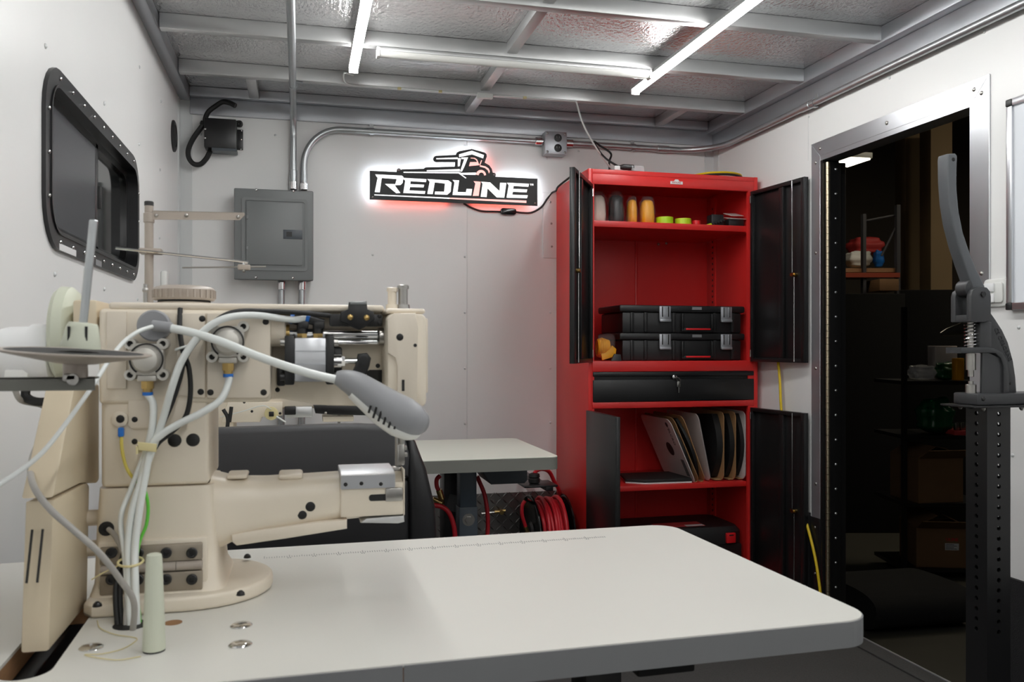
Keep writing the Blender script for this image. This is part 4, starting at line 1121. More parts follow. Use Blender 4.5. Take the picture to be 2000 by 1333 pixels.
# pneumatic actuators on the column
def actuator(u, v, s=37):
    Y = 1.23
    c = mp(u, v, Y); k = (c - O).length / F * 1.0
    a = s * 1.16 / F
    ac = obj('actuator', B().prism([(c.x + x, Y - .02, c.z + z) for x, z in rrect(-a * .82, a * .82, -a * .82, a * .82, .006, 3)], (0, .02, 0), .002, 2), 'cast_alu', sm, label='silver square air actuator')
    for i in (-1, 1):
        for j in (-1, 1):
            obj('corner_lug', B().lathe((c.x + i * a * .78, Y, c.z + j * a * .8), (0, -1, 0), [(0, .0075), (.021, .0075), (.021, .004), (.012, .004), (.012, 0)], 14), 'cast_alu', ac)
            obj('lug_screw', B().lathe((c.x + i * a * .78, Y - .012, c.z + j * a * .8), (0, -1, 0), [(0, .004), (.003, .004), (.003, 0)], 10), 'black_rubber', ac)
    obj('dome', B().lathe((c.x, Y - .02, c.z), (0, -1, 0), [(0, .021), (.001, .021), (.001, .0185), (.004, .018), (.012, .015), (.015, .009), (.016, 0)], 28), 'cast_alu', ac)
    b = B(); ring = [radians(-60 + 300 * i / 20) for i in range(21)]
    b.tube([(c.x + .0205 * cos(t), Y - .0215, c.z + .0205 * sin(t)) for t in [radians(-55 + 290 * i / 22) for i in range(23)]], .0012, 6, 1, raw=True)
    obj('snap_ring', b, 'black_metal', ac)
    zb = c.z - a * .82
    obj('port', B().box(c.x - .012, c.x + .012, Y - .019, Y - .001, zb - .008, zb, .002), 'cast_alu', ac)
    obj('fitting', B().cyl((c.x, Y - .01, zb - .008), (c.x, Y - .01, zb - .018), .0085, n=6).cyl((c.x, Y - .01, zb - .018), (c.x, Y - .01, zb - .0225), .0062, n=12), 'brass', ac)
    obj('collet', B().cyl((c.x, Y - .01, zb - .0225), (c.x, Y - .01, zb - .027), .0068, n=14), 'blue', ac)
    return Vector((c.x, Y - .01, zb - .026))
f1_ = actuator(291, 702)
f2_ = actuator(447, 668)

# rod, clamps and air cylinder in the recess of the arm
Yr = 1.262
q0 = mp(556, 655, Yr); q1 = mp(747, 660, Yr)
zr = (q0.z + q1.z) / 2
obj('lift_shaft', B().cyl((gx1 - .002, Yr, zr + .004), (hx0 + .004, Yr, zr + .004), .0075, n=16).cyl((q0.x, Yr, zr - .008), (hx0, Yr, zr - .008), .004, n=10), 'chrome', sm)
obj('shaft_bush', B().cyl((gx1 - .004, Yr, zr + .004), (gx1 + .02, Yr, zr + .004), .019, n=22, ch=.002), CR, sm)
obj('bush_ring', B().cyl((gx1 + .02, Yr, zr + .004), (gx1 + .025, Yr, zr + .004), .013, n=18), 'brass', sm)
cq = mp(745, 660, Yr)
obj('shaft_collar', B().cyl((cq.x - .006, Yr, zr), (cq.x + .008, Yr, zr), .013, n=18, ch=.002), 'steel', sm)
Ya = 1.222
a0, a1 = mp(575, 660, Ya), mp(637, 746, Ya)
zc_ = (a0.z + a1.z) / 2; hz = (a0.z - a1.z) / 2
ac = obj('air_cylinder', B().box(a0.x, a1.x, Ya, Ya + .055, zc_ - hz, zc_ + hz, .002), 'alu_bright', sm, label='extruded aluminium air cylinder')
for dz in (.012, -.006, -.018):
    obj('groove', B().box(a0.x + .0005, a1.x - .0005, Ya - .0012, Ya, zc_ + dz - .0007, zc_ + dz + .0007), 'alu_cool', ac)
for x0, x1 in ((a0.x - .013, a0.x), (a1.x, a1.x + .011)):
    ec = obj('end_cap', B().box(x0, x1, Ya - .002, Ya + .057, zc_ - hz - .004, zc_ + hz + .003, .002), 'black_metal', ac)
    for dz in (-1, 1):
        obj('cap_bolt', B().cyl((x0 - .006, Ya + .006, zc_ + dz * hz * .78), (x1 + .006, Ya + .006, zc_ + dz * hz * .78), .0052, n=12), 'steel' if dz > 0 else 'black_metal', ec)
pqz = mp(660, 706, Ya).z
obj('piston_rod', B().cyl((a1.x + .011, Ya + .02, pqz), (mp(668, 0, Ya).x, Ya + .02, pqz), .0095, n=18).cyl((mp(668, 0, Ya).x, Ya + .02, pqz), (mp(675, 0, Ya).x, Ya + .02, pqz), .008, n=6).cyl((mp(675, 0, Ya).x, Ya + .02, pqz), (mp(705, 0, Ya).x, Ya + .02, pqz), .004, n=10), 'chrome', ac)
obj('lever', B().prism([mp(u, v, Ya + .012) for u, v in ((700, 692), (717, 690), (725, 700), (722, 715), (708, 752), (682, 740), (695, 715))], (0, .02, 0), .002), 'black_metal', sm)
obj('lever_pin', B().cyl(mp(710, 704, Ya + .004), mp(710, 704, Ya + .034), .006, n=14), 'black_metal', sm)
obj('mount_plate', B().box(mp(541, 0, 1.27).x, mp(558, 0, 1.27).x, 1.262, 1.285, mp(0, 755, 1.27).z, mp(0, 712, 1.27).z, .003), 'black_metal', sm)
obj('mount_plate', B().box(mp(640, 0, 1.28).x, mp(668, 0, 1.28).x, 1.272, 1.284, mp(0, 745, 1.27).z, mp(0, 678, 1.27).z, .004), 'black_metal', sm)
rec = [(716, 726), (722, 723), (758, 723), (762, 728), (762, 760), (740, 760), (716, 748)]
obj('recess', B().prism([mp(u, v, 1.284) for u, v in rec], (0, .002, 0)), 'black_rubber', sm)
# elbow fittings on the cylinder
for u, d in ((590, -1), (621, -1)):
    c = mp(u, 655, Ya + .02); zt_ = zc_ + hz
    fe = obj('elbow_fitting', B().cyl((c.x, Ya + .02, zt_ + .006), (c.x, Ya + .02, zt_ + .022), .0075, n=14).cyl((c.x + .008, Ya + .02, zt_ + .02), (c.x - .012, Ya + .02, zt_ + .026), .0065, n=12).box(c.x - .006, c.x + .009, Ya + .012, Ya + .028, zt_ + .012, zt_ + .024, .003), 'black_plastic', ac)
    obj('nut', B().cyl((c.x, Ya + .02, zt_ - .001), (c.x, Ya + .02, zt_ + .006), .0075, n=6), 'brass', fe)
    obj('collet', B().cyl((c.x - .012, Ya + .02, zt_ + .026), (c.x - .017, Ya + .02, zt_ + .0275), .0072, n=14), 'blue', fe)
f3_ = Vector((mp(604, 0, Ya + .02).x, Ya + .02, zc_ + hz + .0285))
# black tension bracket
bk = [(682, 590), (716, 588), (718, 604), (730, 610), (732, 624), (722, 632), (712, 640), (702, 645), (690, 640), (676, 632), (665, 628), (666, 610), (680, 604)]
br = obj('tension_bracket', B().prism([mp(u, v, 1.214) for u, v in bk], (0, .014, 0), .0015), 'black_metal', sm)
obj('bracket_arm', B().box(mp(643, 0, 1.235).x, mp(747, 0, 1.235).x, 1.228, 1.24, mp(0, 637, 1.235).z, mp(0, 612, 1.235).z, .003), 'black_plastic', br)
obj('bracket_cap', B().box(mp(683, 0, 1.22).x, mp(716, 0, 1.22).x, 1.212, 1.235, mp(0, 594, 1.22).z, mp(0, 587, 1.22).z, .002), 'panel_grey', br)
dots(sm, 'screw', [mp(684, 620, 1.214), mp(716, 621, 1.214)], (0, -1, 0), .0045, 'brass', .003)
dots(sm, 'screw', [mp(741, 618, 1.228), mp(741, 632, 1.228)], (0, -1, 0), .0028, 'black_rubber', .001)
# lower spring/thread bits under the arm
obj('presser_bar', B().cyl((mp(777, 0, 1.3).x, 1.3, mp(0, 922, 1.3).z), (mp(777, 0, 1.3).x, 1.3, zhb + .01), .0045, n=12), 'steel', sm)
obj('needle_bar', B().cyl((mp(786, 0, 1.29).x, 1.29, mp(0, 912, 1.3).z), (mp(786, 0, 1.29).x, 1.29, zhb + .01), .0036, n=10), 'steel', sm)
q = mp(780, 890, 1.295)
obj('foot_holder', B().box(q.x - .004, q.x + .007, 1.285, 1.305, q.z - .014, q.z + .018, .002).box(q.x + .006, q.x + .012, 1.29, 1.3, q.z - .002, q.z + .004, .001).box(q.x + .006, q.x + .011, 1.29, 1.3, q.z + .008, q.z + .015, .001).box(q.x - .012, q.x + .004, 1.287, 1.303, q.z - .026, q.z - .016, .003), 'steel', sm)
b = B().box(mp(745, 0, 1.28).x, mp(765, 0, 1.28).x, 1.25, 1.3, zhb - .012, zhb + .002, .004); obj('head_nose', b, CR, sm)

# cylinder bed
def bz(v, Y=1.262): return pY(620, v, Y).z
def bx_(u, Y=1.262): return pY(u, 950, Y).x
xa = lowx1 - .03
secs = []
for u, vt, vb, hy in ((410, 925, 1072, .062), (432, 930, 1066, .06), (452, 936, 1058, .055), (520, 938, 1046, .052), (600, 936, 1034, .05), (662, 934, 1026, .049), (700, 932, 1024, .049), (745, 930, 1018, .049), (786, 929, 1016, .048)):
    zt_, zb_ = bz(vt), bz(vb)
    secs.append(((bx_(u), 1.31, (zt_ + zb_) / 2), (0, hy, 0), (0, 0, (zt_ - zb_) / 2), 3.2))
bed = obj('cylinder_bed', B().loft(secs, 40), CR, sm)
obj('bed_end', B().box(bx_(664), bx_(789), 1.258, 1.362, bz(1014), bz(946), .004, 2), CR, sm)
flap = [(452, 1046), (453, 1060), (462, 1067), (560, 1053), (678, 1034), (678, 1016), (620, 1021), (560, 1029), (480, 1040)]
obj('bed_flap', B().prism([pY(u, v, 1.256) for u, v in flap], (0, .05, 0), .003), 'cream_plate', sm)
obj('bed_ridge', B().box(bx_(440), bx_(482), 1.28, 1.33, bz(935), bz(926), .004), CR, sm)
obj('bed_ridge', B().box(bx_(543), bx_(592), 1.28, 1.33, bz(940), bz(928), .004), CR, sm)
tp_ = [(1.2555, 954), (1.2555, 928), (1.272, 921), (1.34, 921), (1.34, 954)]
mp0, mp1 = bx_(665, 1.256), bx_(772, 1.256)
obj('throat_plate', B().prism([(mp0, y, pY(700, v, 1.262).z) for y, v in tp_], (mp1 - mp0, 0, 0), .001, 1), 'alu_bright', sm)
dots(sm, 'screw', [pY(675, 947, 1.2555), pY(706, 945, 1.2555), pY(744, 946, 1.2555)], (0, -1, 0), .003, 'black_rubber', .001)
obj('hook_slot', B().prism([(x, 1.2575, z) for x, z in rrect(bx_(720), bx_(756), bz(983), bz(970), .004, 4)], (0, .002, 0)), 'black_rubber', sm)
obj('hook_clip', B().box(bx_(752), bx_(786), 1.2555, 1.26, bz(985), bz(958), .002), 'steel', sm)
obj('under_plate', B().prism([pY(u, v, 1.256) for u, v in ((704, 1022), (716, 1014), (789, 1008), (790, 1020), (778, 1023))], (0, .09, 0), .001), 'alu', sm)
obj('end_plate', B().box(bx_(787), bx_(790), 1.258, 1.362, bz(1014), bz(922), .001), 'cream_plate', sm)
dots(sm, 'plug', [pY(590, 1005, 1.262), pY(606, 990, 1.261)], (0, -1, 0), .0075, 'black_rubber', .003, 20)
# hinge bracket at the foot of the column
Yh = 1.228
hb0, hb1 = mp(196, 1110, Yh).x, mp(396, 1110, Yh).x
obj('hinge_surround', B().box(hb0 - .004, hb1 + .006, Yh + .002, 1.26, mp(0, 1160, Yh).z, mp(0, 1046, Yh).z, .003), CR, sm)
for k, (v0, v1) in enumerate(((1064, 1098), (1118, 1156))):
    hp_ = obj('hinge_plate', B().box(hb0, hb1, Yh - .006, Yh + .002, mp(300, v1, Yh).z, mp(300, v0, Yh).z, .002), 'hinge_grey', sm)
    for u in (218, 270, 325, 375):
        c = mp(u, 1080 + k * 52, Yh - .006)
        obj('hex_bolt', B().lathe(c, (0, -1, 0), [(0, .0072), (.003, .0072), (.004, .006), (.004, .0035), (.001, .0035), (.001, 0)], 14), 'black_metal', hp_)
zhr = mp(300, 1107, Yh).z
obj('hinge_pin', B().cyl((hb0 + .002, Yh - .005, zhr), (mp(345, 0, Yh).x, Yh - .005, zhr), .0062, n=14).cyl((mp(346, 0, Yh).x, Yh - .005, zhr), (hb1, Yh - .005, zhr), .0062, n=14), 'beige_grey', sm)
obj('grommet', B().lathe(mp(208, 1033, 1.236), (0, -1, 0), [(0, .0095), (.003, .0095), (.003, .005), (.001, .005)], 18), 'black_rubber', sm)

# belt guard, handwheel and positioner on the left end
gx = -.279
gt = .03
def gp_(u, v): return pX(u, v, gx)
lower = [gp_(78, 1275), gp_(160, 1183), gp_(168, 955), gp_(158, 950), gp_(105, 978)]
gl = obj('belt_guard', B().prism([(gx, 1.082, ZT + .002), (gx, 1.262, ZT + .002), (gx, 1.276, gp_(166, 955).z), (gx, 1.262, gp_(158, 950).z), (gx, gp_(105, 978).y, gp_(105, 978).z)], (-gt, 0, 0), .003), 'cream_dark', sm)
upper = [gp_(104, 972), gp_(160, 944), gp_(190, 944), gp_(194, 938), gp_(194, 752), gp_(184, 746), gp_(150, 738)]
gu = obj('belt_guard', B().prism(upper, (-gt - .004, 0, 0), .003), 'cream_dark', sm)
b = B()
fq = (gp_(75, 1170), gp_(83, 1065))
for dx in (.009, .02):
    p0, p1 = gp_(93, 1135), gp_(100, 1065)
    b.box(gx - dx - .001, gx - dx + .001, -.002, .001, 0, .06, M=Matrix.Translation((0, p0.y - .006, p0.z)) @ Matrix.Rotation(-math.atan2(p1.y - p0.y, p1.z - p0.z), 4, 'X'))
obj('guard_slots', b, 'black_rubber', gl, kind='stuff')
for v in (1015, 1075):
    q = mp(170, v, 1.26); obj('spacer', B().cyl((gx - .002, 1.27, q.z), (lowx0 + .005, 1.27, q.z), .011, n=16), CR, sm)
wy, wz = 1.31, pX(130, 655, -.335).z
hw_ = obj('handwheel', B().lathe((-.298, wy, wz), (-1, 0, 0), [(0, .03), (0, .05), (.002, .058), (.01, .066), (.022, .067), (.028, .062), (.03, .05), (.026, .03), (.026, 0)], 40), 'pale_green', sm)
obj('wheel_hub', B().cyl((-.262, wy, wz), (-.3, wy, wz), .026, n=24), CR, sm)
obj('hub_bracket', B().box(-.292, -.262, 1.24, 1.37, wz - .02, wz + .045, .004), 'cream_dark', sm)
po = obj('positioner', B().lathe((-.328, wy, wz - .028), (-1, 0, 0), [(0, .036), (.004, .042), (.03, .042), (.034, .039), (.06, .038), (.072, .034), (.076, .02), (.076, 0)], 32), 'white_satin', sm, label='white round needle positioner on the handwheel')
obj('plug_body', B().box(-.385, -.355, 1.275, 1.3, wz - .075, wz - .048, .004), 'white_plastic', po)
obj('plug_lead', B().tube([(-.36, 1.287, wz - .07), (-.36, 1.285, wz - .085), (-.345, 1.28, wz - .092), (-.32, 1.275, wz - .09)], .006, 8), 'black_rubber', po)

# air tubes and cables
def T(pts, r, m, nm='air_tube', n=10):
    return obj(nm, B().tube([Vector(p) for p in pts], r, n, 6), m, sm)
hole = pZ(252, 1222, ZT)
end = [(hole.x + dx, hole.y + dy, ZT - .02) for dx, dy in ((.006, .004), (.01, 0), (.003, -.004), (-.008, .004), (-.012, 0), (.014, .005))]
Yt = 1.2
T([f1_, mp(299, 790, 1.215), mp(298, 830, 1.21), mp(290, 870, 1.21), mp(277, 930, 1.208), mp(266, 1000, 1.2), mp(258, 1070, 1.195), mp(259, 1140, 1.18), end[0]], .0048, 'white_tube')
T([f2_, mp(447, 745, 1.215), mp(432, 780, 1.2), mp(395, 806, 1.195), mp(350, 828, 1.198), mp(315, 850, 1.2), mp(296, 872, 1.2), mp(284, 930, 1.198), mp(272, 1000, 1.192), mp(264, 1070, 1.187), mp(264, 1140, 1.172), end[1]], .0048, 'white_tube')
T([f3_, mp(570, 625, 1.232), mp(510, 617, 1.215), mp(465, 617, 1.2), mp(425, 628, 1.192), mp(390, 655, 1.19), mp(355, 705, 1.19), mp(335, 760, 1.192), mp(318, 820, 1.205), mp(300, 872, 1.208), mp(276, 940, 1.2), mp(258, 1000, 1.195), mp(250, 1070, 1.19), mp(252, 1140, 1.178), end[2]], .0048, 'white_tube')
T([mp(645, 617, 1.23), mp(580, 611, 1.228), mp(520, 608, 1.22), mp(460, 609, 1.203), mp(420, 628, 1.198), mp(385, 665, 1.2), mp(362, 700, 1.206), mp(350, 745, 1.208), mp(335, 790, 1.208), mp(308, 850, 1.212), mp(290, 890, 1.212), mp(275, 950, 1.21), mp(270, 1010, 1.204), mp(252, 1080, 1.198), mp(235, 1150, 1.185), end[3]], .0034, 'black_rubber', 'cable')
T([mp(352, 603, 1.236), mp(351, 640, 1.225), mp(357, 685, 1.212), mp(369, 720, 1.212), mp(372, 770, 1.214), mp(362, 815, 1.214), mp(335, 845, 1.215), mp(306, 870, 1.214), mp(285, 920, 1.212), mp(268, 985, 1.208), mp(244, 1070, 1.2), mp(226, 1150, 1.185), end[4]], .0034, 'black_rubber', 'cable')
T([mp(237, 840, 1.234), mp(238, 875, 1.23), mp(244, 905, 1.225), mp(253, 925, 1.221), mp(266, 940, 1.217)], .0022, 'ground_yellow', 'ground_wire', 8)
T([mp(266, 940, 1.217), mp(280, 952, 1.214), mp(289, 985, 1.205), mp(286, 1025, 1.2), mp(271, 1065, 1.196), mp(266, 1130, 1.18), end[5]], .0022, 'green_wire', 'ground_wire', 8)
obj('wire_terminal', B().box(mp(231, 0, 1.234).x, mp(243, 0, 1.234).x, 1.229, 1.236, mp(0, 848, 1.234).z, mp(0, 830, 1.234).z, .002), 'blue', sm)
T([mp(212, 1034, 1.234), mp(225, 1048, 1.22), mp(240, 1080, 1.2), mp(248, 1130, 1.185), (hole.x - .004, hole.y - .004, ZT - .02)], .0034, 'grey_cable', 'cable')
T([mp(292, 862, 1.212), mp(275, 905, 1.212), mp(254, 960, 1.208), mp(238, 1000, 1.2), mp(236, 1030, 1.2), mp(242, 1075, 1.194), mp(247, 1130, 1.18), (hole.x, hole.y + .004, ZT - .02)], .0034, 'white_tube')
T([pX(28, 760, -.37), pX(42, 783, -.365), pX(80, 792, -.36), pX(92, 805, -.35), pX(78, 855, -.34), pX(62, 900, -.325), mp(64, 945, 1.085), mp(95, 992, 1.06), mp(145, 1037, 1.06), mp(195, 1082, 1.07), mp(236, 1135, 1.1), mp(262, 1180, 1.12), (hole.x + .004, hole.y - .008, ZT - .02)], .0038, 'grey_cable', 'cable')
q = mp(290, 872, 1.2)
obj('cable_clip', B().prism([mp(u, v, 1.19) for u, v in ((268, 864), (306, 868), (305, 884), (270, 880))], (0, .004, 0), .001).box(mp(268, 0, 1.2).x, mp(272, 0, 1.2).x, 1.19, 1.24, mp(0, 880, 1.2).z, mp(0, 866, 1.2).z), 'yellow_wire', sm)
b = B(); c = mp(255, 1098, 1.185)
b.tube([(c.x + .015 * cos(a), c.y + .013 * sin(a), c.z + .003 * sin(a)) for a in [2 * pi * i / 12 for i in range(12)]], .0016, 6, 2, True)
b.tube([(c.x - .012, c.y - .006, c.z - .002), (c.x - .024, c.y - .002, c.z - .008), (c.x - .036, c.y + .0, c.z - .014), (c.x - .046, c.y, c.z - .02)], .0009, 6)
obj('cable_tie', b, 'yellow_wire', sm)
b = B(); c = mp(360, 678, 1.2)
b.tube([(c.x + .011 * cos(a), c.y + .009 * sin(a), c.z + .004 * cos(a)) for a in [2 * pi * i / 12 for i in range(12)]], .0014, 6, 2, True)
obj('cable_tie', b, 'white_tube', sm)
th = obj('loose_thread', B().tube([pZ(u, v, ZT + .0012) for u, v in ((190, 1213), (196, 1228), (225, 1240), (262, 1246), (266, 1252), (240, 1268), (200, 1278), (165, 1280), (225, 1290), (275, 1283))], .0006, 5, 4), 'yellow_wire', label='thin yellow loose thread lying on the front table', cat='thread')

# peg on the table
q = pZ(301, 1272, ZT)
pk = thing('table_peg', (q.x, q.y, ZT), 'pale green tapered peg standing upright on the front table', 'peg')
hpk = pY(301, 1082, q.y).z - ZT
obj('body', B().lathe((q.x, q.y, ZT + .002), (0, 0, 1), [(0, .0125), (.002, .0128), (hpk - .006, .0088), (hpk - .003, .008), (hpk - .002, .006), (hpk - .002, 0)], 28), 'pale_green', pk)
obj('foot_ring', B().cyl((q.x, q.y, ZT + .0002), (q.x, q.y, ZT + .0025), .0122, n=24), 'black_rubber', pk)

# ------------------------------------------------------------------ gooseneck lamp on the machine
Yl = 1.226
c = mp(303, 637, Yl)
gl_ = thing('gooseneck_lamp', c, 'grey gooseneck work lamp with a white neck clamped to the front machine', 'lamp')
obj('base', B().lathe(c, (0, -1, 0), [(0, .021), (.012, .021), (.014, .019), (.014, 0)], 32), 'lamp_grey', gl_)
obj('neck_socket', B().cyl(mp(297, 636, 1.206), mp(336, 641, 1.2), .0072, n=16, ch=.001), 'lamp_grey', gl_)
obj('neck', B().tube([mp(332, 641, 1.2), mp(375, 650, 1.192), mp(430, 667, 1.18), mp(500, 695, 1.165), mp(560, 716, 1.15), mp(610, 731, 1.14), mp(662, 743, 1.135)], .0056, 14), 'white_tube', gl_)
hd = [(655, 738), (672, 742), (695, 752), (725, 773), (755, 795), (785, 813), (808, 825), (825, 833), (833, 838)]
rs = [.0085, .0135, .0175, .021, .0245, .0265, .024, .017, .005]
P_ = crom([mp(u, v, 1.135 - .0 * i) for i, (u, v) in enumerate(hd)], 4)
sec = []
m_ = len(P_)
for i, p in enumerate(P_):
    t_ = i / (m_ - 1) * (len(rs) - 1); a = min(int(t_), len(rs) - 2); r = rs[a] + (rs[a + 1] - rs[a]) * (t_ - a)
    d = (P_[min(i + 1, m_ - 1)] - P_[max(i - 1, 0)]).normalized()
    n_ = Vector((0, 1, 0)).cross(d).normalized()
    sec.append((p, Vector((0, r * 1.1, 0)), n_ * r, 2.2))
lh = obj('lamp_head', B().loft(sec, 28), 'lamp_grey', gl_)
dv = (mp(775, 840, 1.1) - mp(705, 800, 1.1)).normalized()
n_ = Vector((0, 1, 0)).cross(dv)
b = B()
for i in range(6):
    u = 722 + i * 10; v = 800 + i * 6.3
    c = mp(u, v, 1.1115 + abs(i - 2.5) * .0004)
    ln = .0075 if 0 < i < 5 else .005
    ax = (n_ * 1.0 + dv * .25).normalized()
    b.tube([c - ax * ln, c, c + ax * ln], .0016, 6, 2)
obj('vent_slots', b, 'black_rubber', lh, kind='stuff')
lens = []
for i, p in enumerate(P_[8:-3]):
    pass
b = B().loft([(p - sec[i + 8][2].normalized() * (sec[i + 8][2].length * .55) * (-1), sec[i + 8][1] * .8, sec[i + 8][2] * .55, 2.2) for i, p in enumerate(P_[8:-3])], 20)
obj('lens', b, 'white_plastic', gl_)
obj('lead', B().tube([mp(298, 638, 1.2), mp(270, 648, 1.18), mp(238, 672, 1.16), mp(208, 712, 1.13), mp(180, 756, 1.1), mp(130, 826, 1.06), mp(85, 882, 1.02), mp(40, 920, 1.0), mp(-10, 952, .98), mp(-60, 985, .97)], .0027, 10), 'white_tube', gl_)

# ------------------------------------------------------------------ thread stand behind the machine
Yq = 1.49
q = pY(291, 500, Yq)
ts = thing('thread_stand', (q.x, Yq, ZT), 'beige thread stand pole with guide arms behind the front machine', 'thread stand')
zt_ = pY(291, 402, Yq).z
obj('pole', B().cyl((q.x, Yq, ZT + .001), (q.x, Yq, zt_), .0068, n=18), 'beige_grey', ts)
obj('cap', B().cyl((q.x, Yq, zt_ - .001), (q.x, Yq, zt_ + .007), .0072, n=18, ch=.001), 'black_plastic', ts)
obj('pole_collar', B().cyl((q.x, Yq, zt_ - .028), (q.x, Yq, zt_ - .012), .0085, n=18, ch=.001), 'beige_grey', ts)
obj('pole_foot', B().lathe((q.x, Yq, ZT + .0005), (0, 0, 1), [(0, .02), (.006, .02), (.008, .012), (.02, .011)], 20), 'beige_grey', ts)
arm = obj('guide_arm', B().prism([pY(u, v, Yq - .006) for u, v in ((297, 412), (477, 416), (478, 420), (468, 430), (297, 429))], (0, .002, 0)).prism([pY(u, v, Yq - .006) for u, v in ((297, 411.5), (477, 415.5), (477, 416.5), (297, 412.5))], (0, .016, 0)), 'beige_grey', ts)
dots(ts, 'screw', [pY(305, 421, Yq - .006), pY(364, 421, Yq - .006), pY(465, 424, Yq - .006)], (0, -1, 0), .0032, 'steel', .0025)
obj('clamp', B().box(q.x - .014, q.x + .02, Yq - .012, Yq + .012, pY(291, 497, Yq).z, pY(291, 486, Yq).z, .002), 'beige_grey', ts)
obj('guide_rod', B().tube([pY(226, 485, Yq - .012), pY(292, 492, Yq - .012), pY(470, 511, Yq - .012), pY(476, 514, Yq - .012), pY(477, 520, Yq - .012)], .0022, 8), 'chrome', ts)
qc = pY(478, 522, Yq - .012)
obj('rod_clip', B().box(qc.x - .011, qc.x + .009, Yq - .018, Yq - .006, qc.z - .005, qc.z + .004, .002), 'beige_grey', ts)
obj('guide_rod', B().cyl(pY(356, 523, Yq - .012), pY(519, 521, Yq - .012), .0013, n=8), 'steel', ts)
dots(ts, 'screw', [pY(476, 529, Yq - .014)], (0, -1, 0), .003, 'steel', .003)

# ------------------------------------------------------------------ spool stand in the near left corner
Dp = .9
c = pD(148, 688, Dp)
sp_ = thing('spool_stand', (-.42, c.y, ZT), 'thread spool holder with tilted disc and steel pin at the near left', 'spool holder')
ax = (Vector((.10, 0.0, 1)) + Vector((0, -.03, 0))).normalized()
ax = (pD(183, 427, Dp) - pD(160, 625, Dp)).normalized()
k = Dp / F
dr_ = 138 * k
up = Vector((-.065, -.012, 1)).normalized()
up = Vector((.06, -.035, 1)).normalized()
obj('disc', B().lathe(c - up * .012, up, [(0, .008), (0, .02), (.002, .03), (.009, dr_ - .006), (.0115, dr_), (.0125, dr_), (.013, dr_ - .004), (.009, .04), (.009, 0)], 48), 'beige_grey', sp_)
obj('disc_pad', B().lathe(c - up * .0015, up, [(0, dr_ - .012), (.002, dr_ - .008), (.002, 0)], 40), 'black_rubber', sp_)
cb_ = pD(158, 672, Dp)
co = obj('cone', B().lathe(cb_ - ax * .004, ax, [(0, .0195), (.004, .019), (.022, .0155), (.026, .0135), (.027, .0)], 28), 'pale_green', sp_)
b = B()
for a in (-.5, .5):
    d = Vector((sin(a) * .0172, -cos(a) * .0172, 0)); b.box(-.0012, .0012, -.001, .001, 0, .015, M=Matrix.Translation(cb_ + ax * .003 + d))
obj('cone_slots', b, 'black_rubber', co, kind='stuff')
obj('pin', B().cyl(cb_ + ax * .018, pD(183, 430, Dp), .0042, n=16, ch=.001), 'galv', sp_)
ab = pD(150, 748, Dp)
z0, z1 = pD(90, 763, Dp).z, pD(90, 737, Dp).z
xr = pD(185, 750, Dp).x
ya = pD(100, 750, Dp).y
obj('arm', B().box(-.43, xr, ya - .010, ya - .008, z0, z1, .0005).box(-.43, xr, ya - .010, ya + .01, z1 - .002, z1, .0005), 'back_edge', sp_)
obj('disc_boss', B().cyl(Vector((c.x, c.y, z1 - .001)), c - up * .010, .012, n=20), 'beige_grey', sp_)
obj('wing_bolt', B().cyl((c.x, ya - .008, z0 + .012), (c.x, ya - .02, z0 + .012), .006, n=12).box(c.x - .01, c.x + .004, ya - .02, ya - .014, z0 + .01, z0 + .018, .002), 'steel', sp_)
obj('pole', B().cyl((-.42, ya + .0, ZT + .001), (-.42, ya, CAMZ + .25), .0068, n=16), 'beige_grey', sp_)
# ------------------------------------------------------------------ back table
def c6(x, y, Y): return pY(780 + x / 4.443, 820 + y / 4.443, Y)
BX1 = pZ(1086, 889, ZT).x; BY0 = pZ(1000, 895, ZT).y; BY1 = pZ(960, 857, ZT).y
BX0 = -.42
bt = thing('sewing_table', ((BX0 + BX1) / 2, (BY0 + BY1) / 2, 0), 'smaller-looking pale work table at the back wall beside the red cabinet', 'table')
rr = .03
outl = [(BX0, BY0)] + corner(BX1 - rr, BY0 + rr, rr, -90, 0) + corner(BX1 - rr, BY1 - rr, rr, 0, 90) + [(BX0, BY1)]
obj('tabletop', B().prism([(x, y, ZT - .004) for x, y in outl], (0, 0, .004), .001, 1), 'back_top', bt)
obj('edge_band', B().prism([(x, y, ZT - .042) for x, y in outl], (0, 0, .0378)), 'back_edge', bt)
lx0, lx1 = c6(520, 900, 2.95).x, c6(680, 900, 2.95).x
zj = c6(600, 760, 2.95).z
for a, c_ in ((lx0, lx1), (BX0 + .1, BX0 + .1 + lx1 - lx0)):
    lg = obj('leg', B().box(a + .003, c_ - .003, 2.953, 3.02, zj - .05, ZT - .042, .003), 'steel_blue', bt)
    lo = obj('leg_sleeve', B().box(a, c_, 2.95, 3.025, .05, zj, .003), 'steel_blue', bt)
    q = Vector(((a + c_) / 2, 2.95, c6(600, 870, 2.95).z))
    obj('washer', B().lathe(q, (0, -1, 0), [(0, .022), (.002, .022), (.002, 0)], 20), 'steel', lo)
    obj('leg_bolt', B().cyl(q, q + Vector((0, -.012, 0)), .0135, n=6), 'steel', lo)
    obj('foot', B().box(a, c_, 2.76, 3.24, 0, .05, .006), 'steel_blue', bt)
obj('cross_bar', B().box(BX0 + .16, lx0, 3.03, 3.06, .28, .34, .003), 'steel_blue', bt)
